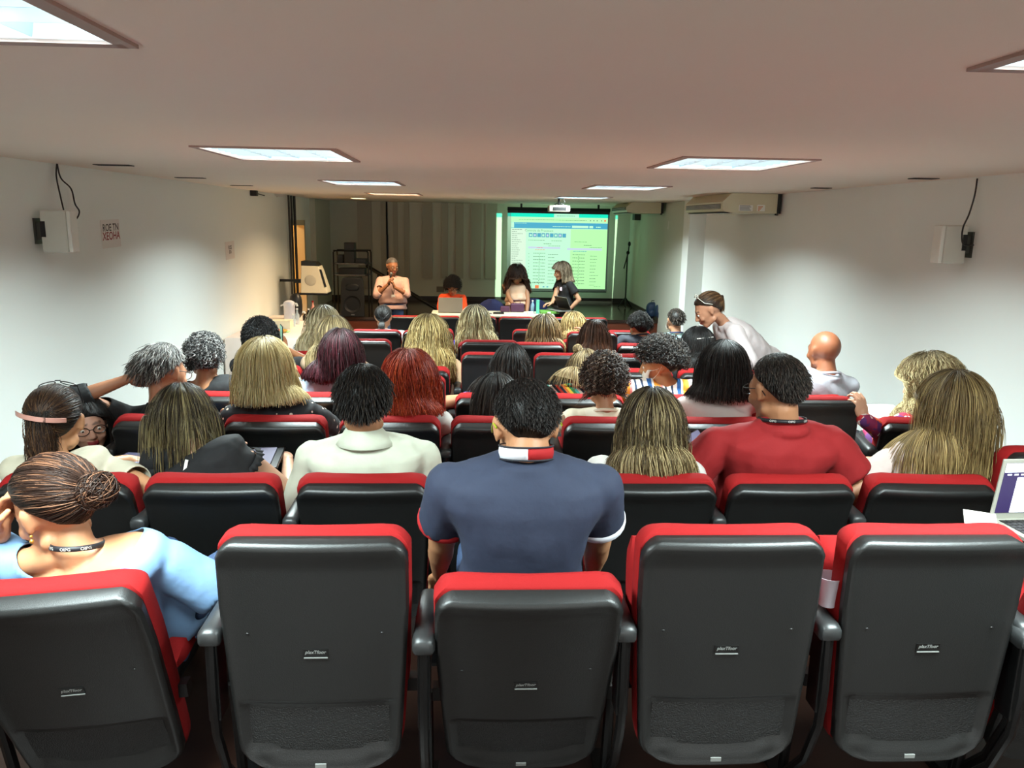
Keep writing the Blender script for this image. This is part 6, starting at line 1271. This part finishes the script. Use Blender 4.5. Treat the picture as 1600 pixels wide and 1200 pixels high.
# ------------------------------------------------------------------ wall speakers, papers, camera, pipes
def wall_speaker(X, Y, w_, z_top, z_bot, sgn, label):
    r = empty('wall_speaker', (X, Y, (z_top + z_bot) / 2), label, 'loudspeaker', 'white wall loudspeakers'); hz = (z_top - z_bot) / 2; hy = 0.055
    def bx(m, a, b, y0, y1, z0, z1): m.box((min(a * sgn, b * sgn), y0, z0), (max(a * sgn, b * sgn), y1, z1)); return m
    bx(M(), 0.05, w_ - 0.03, -hy, hy, -hz, hz).build('cabinet', mat('off_white_cabinet', (0.80, 0.80, 0.76), 0.5), r, bevel=0.012)
    bx(M(), w_ - 0.028, w_, -hy + 0.004, hy - 0.004, -hz + 0.004, hz - 0.004).build('front_grille', mat('off_white_grille', (0.88, 0.88, 0.85), 0.6), r, bevel=0.006)
    m = bx(M(), 0.0, 0.055, -0.03, 0.03, -0.06, 0.06); bx(m, 0.0, 0.012, -0.05, 0.05, -0.09, 0.09); m.build('bracket', mat('grey_metal_bracket', (0.3, 0.3, 0.28), 0.4, metal=0.5), r, smooth=False)
    bx(M(), 0.055, 0.085, -hy - 0.008, -hy, -0.04, 0.07).build('connector_plate', BLACK, r, smooth=False)
    return r
zt, zb = atX(115, 329, -3.0)[2], atX(115, 392, -3.0)[2]
SPK1 = wall_speaker(XL, 5.85, 0.26, zt, zb, 1, 'white loudspeaker on the left wall with two loose cables')
zt, zb = atX(1500, 352, 3.4)[2], atX(1500, 413, 3.4)[2]
SPK2 = wall_speaker(XR, 5.50, 0.24, zt, zb, -1, 'white loudspeaker on the right wall with one cable')
CAB = mat('dark_brown_cable', (0.10, 0.07, 0.06), 0.6)
Xc = XL + 0.02
def wcable(X, pts, label, r_=0.0055):
    m = M(); P0 = [atX(px, py, X + dx) for px, py, dx in pts]; n = len(P0); out = []
    for i in range(n - 1):
        p0, p1, p2, p3 = P0[max(i - 1, 0)], P0[i], P0[i + 1], P0[min(i + 2, n - 1)]
        for t in np.linspace(0, 1, 6, endpoint=False): out.append(0.5 * (2 * p1 + (p2 - p0) * t + (2 * p0 - 5 * p1 + 4 * p2 - p3) * t * t + (3 * p1 - p0 - 3 * p2 + p3) * t ** 3))
    out.append(P0[-1]); m.tube(out, r_, 6); o = m.build('cable', CAB, None); tag(o, label, 'cable'); return o
wcable(XL, [(89, 253, 0.02), (88, 275, 0.03), (94, 305, 0.05), (101, 335, 0.10), (104, 350, 0.12), (97, 358, 0.10), (91, 362, 0.07)], 'dark cable hanging to the left wall speaker, the straighter one')
wcable(XL, [(89, 254, 0.02), (95, 278, 0.03), (111, 295, 0.05), (117, 318, 0.10), (124, 331, 0.18), (117, 344, 0.18), (98, 350, 0.08)], 'dark cable looping wide beside the left wall speaker')
wcable(XR, [(1527, 279, -0.02), (1523, 305, -0.03), (1514, 335, -0.05), (1505, 355, -0.14), (1503, 375, -0.16), (1508, 383, -0.14), (1521, 383, -0.05)], 'dark cable hanging to the right wall speaker')
def sheet(px0, px1, py0, py1, label, texts, tilt):
    a, b = atX(px0, (py0 + py1) / 2, XL), atX(px1, (py0 + py1) / 2, XL); zt = atX((px0 + px1) / 2, py0, XL)[2]; zb = atX((px0 + px1) / 2, py1, XL)[2]
    r = empty('paper_sign', (XL + 0.002, (a[1] + b[1]) / 2, (zt + zb) / 2), label, 'paper sign', 'paper signs on the left wall'); r.rotation_euler = (tilt, 0, 0); hy, hz = abs(b[1] - a[1]) / 2, (zt - zb) / 2
    m = M(); m.box((0, -hy, -hz), (0.0015, hy, hz)); m.build('sheet', mat('greyish_paper', (0.88, 0.86, 0.84), 0.8), r, smooth=False)
    for body, z, sz, mt in texts:
        tv, tf = text_mesh(body, sz, 0.0002, 0.1, 0.001); m = M(); m.add(np.c_[0.0022 + tv[:, 2], tv[:, 0], tv[:, 1] + z * hz], tf); m.build('handwriting', mt, r, smooth=False)
INK, RINK = mat('black_marker', (0.18, 0.15, 0.13), 0.7), mat('red_marker', (0.55, 0.15, 0.15), 0.7)
sheet(158, 187, 343, 387, 'white paper sign handwritten in black and red beside the left speaker', [('ROE TN', 0.42, 0.085, INK), ('XEOHA', -0.18, 0.095, RINK)], 0.03)
sheet(352, 366, 377, 405, 'faint white paper sign farther along the left wall', [('ROE', 0.3, 0.07, INK), ('IDA', -0.2, 0.06, INK)], 0.02)
# dome device with its little box on the ceiling
q = atZ(430, 303, CEIL); r = empty('ceiling_camera', (q[0], q[1], CEIL), 'flat white dome on the ceiling with small black box and cable', 'camera')
m = M(); m.lathe([(0.17, 0), (0.17, -0.012), (0.14, -0.03), (0.05, -0.04), (0.0, -0.041)]); m.build('dome', WHITEP, r); m = M(); m.lathe([(0.03, -0.038), (0.028, -0.05), (0, -0.052)]); m.build('lens', BLACK, r)
q2 = atX(397, 301, XL + 0.05) - np.array([q[0], q[1], CEIL]); m = M(); m.box(tuple(q2 - 0.045), tuple(q2 + 0.045)); m.build('junction_box', DG, r, bevel=0.008); m = M(); m.tube([q2, (q2 + v3(0, 0.1, -0.02)) * 0.6 + v3(0, 0, -0.02), (-0.15, 0, -0.02)], 0.007, 6); m.build('cable', CAB, r)
# pipes running down the left wall before the door
for i, px in enumerate((454.5, 458.5, 463)):
    q = atX(px, 380, XL + 0.05); m = M(); m.tube([(XL + 0.04, q[1], CEIL), (XL + 0.04, q[1], 0.2), (XL + 0.04, q[1], fz(q[1]))], 0.018 + 0.006 * (i == 2), 8)
    o = m.build('wall_pipe', mat('dark_grey_pipe', (0.10, 0.09, 0.08), 0.5) if i else mat('grey_pipe', (0.25, 0.23, 0.2), 0.5), None); tag(o, 'thin vertical pipe before the doorway, ' + ('leftmost, grey', 'middle, dark', 'rightmost, thickest and dark')[i], 'pipe', 'vertical pipes by the doorway')
# white wedge-shaped wall unit by the doorway
WY = 12.5; P = lambda px, py: at(px, py, WY); org = P(470, 459)
r = empty('wall_fan_unit', tuple(org), 'white wedge-shaped wall unit with black top and oval grille by the doorway', 'wall unit')
prf = [P(470, 415), P(497, 416), P(500, 424), (P(511, 456)), P(511, 459), P(470, 458)]; m = M(); m.loft([np.array([p_ - org + v3(0, d_, 0) for p_ in prf]) for d_ in (0, 0.35)]); m.build('casing', mat('off_white_casing', (0.82, 0.80, 0.72), 0.4), r, bevel=0.012)
prf = [P(470, 408), P(491, 410), P(497, 416), P(470, 415)]; m = M(); m.loft([np.array([p_ - org + v3(0, d_, 0) for p_ in prf]) for d_ in (0.01, 0.34)]); m.build('black_top', BLACK, r, smooth=False)
m = M(); q0 = P(485, 438) - org; m.ell(q0 + v3(0, -0.002, 0), (0.09, 0.006, 0.085), R=roty(0.5)); m.build('oval_grille', mat('pale_grey_grille', (0.68, 0.67, 0.62), 0.6), r)
prf = [P(499, 421), P(502, 421), P(510, 448), P(507, 449)]; m = M(); m.loft([np.array([p_ - org + v3(0, d_, 0) for p_ in prf]) for d_ in (-0.004, 0.02)]); m.build('black_strip', BLACK, r, smooth=False)
m = M(); m.box(tuple(P(466, 461) - org), tuple(P(511, 458.6) - org + v3(0.01, 0.36, 0))); m.box((-0.12, 0.1, 0.16), (0.02, 0.16, 0.22)); m.box((XL - org[0], 0.32, 0.16), (-0.08, 0.36, 0.20)); m.build('bracket', BLACKM, r, smooth=False)
# ------------------------------------------------------------------ refreshment table at the left wall
TX0, TX1, TY0, TY1, TTZ = XL + 0.03, -2.22, 9.8, 12.2, 0.29
r = empty('refreshment_table', (TX0, TY0, fz(11)), 'long table under a white cloth along the left wall', 'table'); bz = fz(11)
CLT = mat('white_tablecloth', (0.88, 0.82, 0.78), 0.8, bump=0.3, bscale=6)
m = M(); m.box((0.04, 0.04, TTZ - bz - 0.03), (TX1 - TX0 - 0.04, TY1 - TY0 - 0.04, TTZ - bz - 0.008)); m.build('tabletop', PAPER, r, smooth=False)
for x in (0.06, TX1 - TX0 - 0.10):
    for y in (0.08, TY1 - TY0 - 0.12): m = M(); m.box((x, y, 0.0), (x + 0.04, y + 0.04, TTZ - bz - 0.03)); m.build('leg', STEEL, r, smooth=False)
m = M(); ring_ = []; W_, D_ = TX1 - TX0, TY1 - TY0
per = [(x, 0) for x in np.linspace(0, W_, 16)] + [(W_, y) for y in np.linspace(0, D_, 40)[1:]] + [(x, D_) for x in np.linspace(W_, 0, 16)[1:]] + [(0, y) for y in np.linspace(D_, 0, 20)[1:-1]]
rows = []
for k_, (dz, o_) in enumerate(((0, 0.0), (-0.02, 0.012), (-0.25, 0.03), (-0.5, 0.045), (-(TTZ - bz) + 0.03, 0.055))):
    rows.append(np.array([(min(max(x, 0), W_) + (o_ if x >= W_ else -0.0) + 0.012 * k_ / 4 * math.sin(i * 1.3) * (x >= W_), y + (-o_ if y <= 0 else o_ if y >= D_ else 0) + 0.012 * k_ / 4 * math.sin(i * 1.7) * (y <= 0), TTZ - bz + dz) for i, (x, y) in enumerate(per)]))
m.loft(rows[::-1], cap=False); m.add(rows[0], [list(range(len(per)))]); o = m.build('tablecloth', CLT, None, smooth=True); o.location = (TX0, TY0, bz); tag(o, 'white cloth covering the long table along the left wall', 'tablecloth')
def tb(px, py, y, nm, build, label, cat, mt):
    q = at(px, py, y); m = M(); build(m); o = m.build(nm, mt, None); o.location = (min(max(q[0], TX0 + 0.08), TX1 - 0.06), y, TTZ + 0.001); return tag(o, label, cat)
o = tb(452, 480, 11.2, 'thermos', lambda m: m.lathe([(0.075, 0), (0.078, 0.02), (0.075, 0.24), (0.085, 0.27), (0.07, 0.31), (0.03, 0.33), (0, 0.332)]), 'white pump thermos flask on the covered table', 'thermos', mat('white_enamel', (0.83, 0.83, 0.86), 0.3))
m = M(); m.tube([(0.05, -0.01, 0.29), (0.11, -0.02, 0.28), (0.115, -0.02, 0.25)], 0.016, 8); m.build('spout', WHITEP, o); m = M(); m.tube([(-0.06, 0, 0.28), (-0.12, 0, 0.25)], 0.012, 8); m.build('handle', WHITEP, o)
o = tb(462, 470, 11.75, 'black_bag', lambda m: m.ell((0, 0, 0.19), (0.09, 0.10, 0.19), p=0.7), 'black bag standing behind the white thermos', 'bag', BLACK)
o = tb(440, 490, 10.75, 'foam_box', lambda m: m.box((-0.15, -0.10, 0), (0.13, 0.10, 0.11)), 'white foam box on the covered table before the thermos', 'box', mat('white_foam', (0.88, 0.84, 0.72), 0.7))
def tray(m): m.lathe([(0.0, 0.004), (0.10, 0.004), (0.14, 0.03), (0.145, 0.03), (0.105, 0.0), (0.0, 0.0)])
o = tb(431, 496, 10.3, 'serving_tray', tray, 'shallow tray with orange food near the foam box', 'tray', mat('yellow_plastic_tray', (0.85, 0.68, 0.25), 0.5))
m = M(); m.ell((0, 0, 0.025), (0.10, 0.10, 0.02)); m.build('food', mat('orange_food', (0.90, 0.42, 0.05), 0.6, bump=0.5), o)
o = tb(443, 499, 10.35, 'napkin_stack', lambda m: m.box((-0.06, -0.05, 0), (0.07, 0.05, 0.012)), 'small pale green napkin stack beside the orange tray', 'napkins', mat('pale_green_paper', (0.70, 0.88, 0.62), 0.8))
def bottle(m, r_=0.032, h_=0.20): m.lathe([(r_, 0), (r_, h_ * 0.62), (r_ * 0.4, h_ * 0.82), (r_ * 0.4, h_), (0, h_)])
CLR = mat('clear_plastic', (0.80, 0.86, 0.88), 0.1, alpha=0.5)
for i, (px, y, mt, lab, hh) in enumerate(((458, 10.95, CLR, 'clear bottle right of the foam box, shorter one', 0.15), (464, 11.2, CLR, 'clear bottle right of the foam box, taller one', 0.20), (476, 11.6, mat('dark_glass', (0.10, 0.08, 0.06), 0.2), 'small dark jar toward the far end of the covered table', 0.10), (482, 11.9, mat('dark_glass', (0.1, 0.08, 0.06)), 'dark little bottle beside the pink one', 0.12), (489, 12.05, mat('pink_plastic', (0.80, 0.55, 0.50), 0.4), 'pinkish bottle at the far end of the covered table', 0.22))):
    o = tb(px, 485, y, 'bottle', lambda m: bottle(m, 0.032, hh), lab, 'bottle', mt)
    m = M(); m.lathe([(0.016, hh), (0.016, hh + 0.02), (0, hh + 0.021)]); m.build('cap', WHITEP if i != 4 else RED, o)

# ------------------------------------------------------------------ small things among the audience
def board(ch, loc, size, rz, tilt=0.0, name='writing_tablet', hue=None):
    m = M(); w_, d_ = size; m.box((-w_ / 2, -d_ / 2, -0.008), (w_ / 2, d_ / 2, 0.008)); c = CHAIRS[ch]; o = m.build(name, hue or mat('black_tablet_board', (0.04, 0.04, 0.045), 0.4), c, bevel=0.006)
    R_c = Matrix.Rotation(-c.rotation_euler[2], 3, 'Z'); o.location = R_c @ (Vector(loc) - c.location); o.rotation_euler = (tilt, 0, rz)
    m = M(); m.tube([(w_ / 2 - 0.02, -d_ / 2 + 0.02, -0.008), (w_ / 2, -d_ / 2 - 0.06, -0.10)], 0.012, 8); m.build('hinge_arm', BLACKM, o)
    return o
def sheet_on(px, py, Y, w_, d_, rz, nm, mt, label, cat, tilt=0.0, h_=0.006):
    q = at(px, py, Y); m = M(); m.box((-w_ / 2, -d_ / 2, 0), (w_ / 2, d_ / 2, h_)); o = m.build(nm, mt, None, smooth=False); o.location = tuple(q); o.rotation_euler = (tilt, 0, rz); return tag(o, label, cat), q
# laptop at the right edge on a writing tablet of the end seat
c5 = chair(1, 1.79, 'R', B + 'at the right edge, holding the laptop on its tablet')
q = at(1549, 815, 2.56); lx, lz = q[0], q[2]
board((1, 1.79), (lx + 0.17, 2.44, lz - 0.010), (0.36, 0.30), 0)
pgm = mat('white_page_glow', (0.93, 0.94, 0.98), 0.5, emit=0.95)
lr, T, lid = laptop((lx + 0.165, 2.31, lz), math.radians(3), 97, 'open silver laptop with lit white document page at right edge of picture', screen=mat('dark_violet_screen', (0.17, 0.13, 0.28), 0.4, emit=0.5), body=mat('silver_casing', (0.62, 0.62, 0.58), 0.35, metal=0.2), w_=0.34, d_=0.25)
m = M(); m.box((-0.158, -0.0066, 0.185), (0.158, -0.0056, 0.218), T=T); m.box((-0.105, -0.0066, 0.03), (0.158, -0.0056, 0.165), T=T); m.build('page', pgm, lid, smooth=False)
m = M(); 
for i in range(9): m.box((-0.145 + i * 0.025, -0.0066, 0.173), (-0.130 + i * 0.025, -0.0056, 0.178), T=T)
m.build('toolbar_marks', pgm, lid, smooth=False)
sheet_on(1532, 818, 2.50, 0.10, 0.16, -0.5, 'folded_paper', PAPER, 'white folded paper sticking out left of the laptop', 'paper', tilt=0.15)
# plastic cup on the armrest between the two right empty chairs
q = at(1301, 905, 2.12); m = M(); zb = ROWF[1] + 0.662; hh = 0.085
m.lathe([(0.024, 0), (0.036, hh), (0.038, hh + 0.002), (0.035, hh + 0.002), (0.033, hh - 0.002), (0.022, 0.003)]); o = m.build('plastic_cup', mat('translucent_white_plastic', (0.82, 0.80, 0.84), 0.3, alpha=0.75), None); o.location = (0.992, 1.985, zb + 0.006); tag(o, 'translucent white plastic cup on an armrest in the back row', 'cup')
# phones
def phone(loc, R_, label, scr_):
    r = empty('phone', tuple(loc), label, 'phone'); m = M(); m.box((-0.037, -0.004, -0.076), (0.037, 0.004, 0.076), T=(R_, v3(0, 0, 0))); m.build('case', BLACK, r, bevel=0.003)
    m = M(); m.box((-0.034, -0.0048, -0.072), (0.034, -0.004, 0.072), T=(R_, v3(0, 0, 0))); m.build('display', scr_, r, smooth=False)
phone(at(1095, 697, 3.42), rotz(0.25) @ roty(-0.45) @ rotx(-0.75), 'black phone with greyish lit screen left of the red T-shirt sleeve', mat('grey_violet_screen', (0.45, 0.46, 0.58), 0.4, emit=0.45))
phone(PHW + v3(0.0, 0.0, 0.02), rotz(-1.1) @ roty(0.2), 'phone with green-white screen held up by black-haired person', mat('pale_green_screen', (0.55, 0.75, 0.65), 0.4, emit=0.5))
# tablets, booklet and papers
q = at(207, 722, 3.62); board((2, -1.5), (q[0], 3.62, q[2]), (0.26, 0.24), -0.2); sheet_on(211, 719, 3.66, 0.16, 0.14, -0.2, 'booklet', mat('white_and_blue_booklet', (0.62, 0.64, 0.82), 0.7), 'white and blue booklet on a writing tablet by the left aisle', 'booklet', h_=0.014)
q = at(398, 712, 3.55); board((2, -0.97), (q[0], 3.55, q[2] - 0.012), (0.24, 0.34), 0.12); sheet_on(398, 714, 3.53, 0.17, 0.26, 0.12, 'folder', mat('lavender_grey_folder', (0.36, 0.34, 0.42), 0.7), 'lavender grey folder on the black tablet beside the ruffled top', 'folder')
q = at(1366, 640, 4.38); board((3, 2.34), (q[0], 4.38, q[2]), (0.28, 0.26), 0.0); sheet_on(1380, 645, 4.30, 0.20, 0.24, -0.1, 'paper_sheet', PAPER, 'white paper sheets under the arm of the flowery blouse', 'paper', tilt=0.1, h_=0.012)
sheet_on(1120, 689, 3.75, 0.12, 0.10, 0.4, 'paper_note', PAPER, 'small white paper corner beside the grey-lit phone', 'paper', tilt=0.6)
bpy.data.scenes.remove(TMPS)
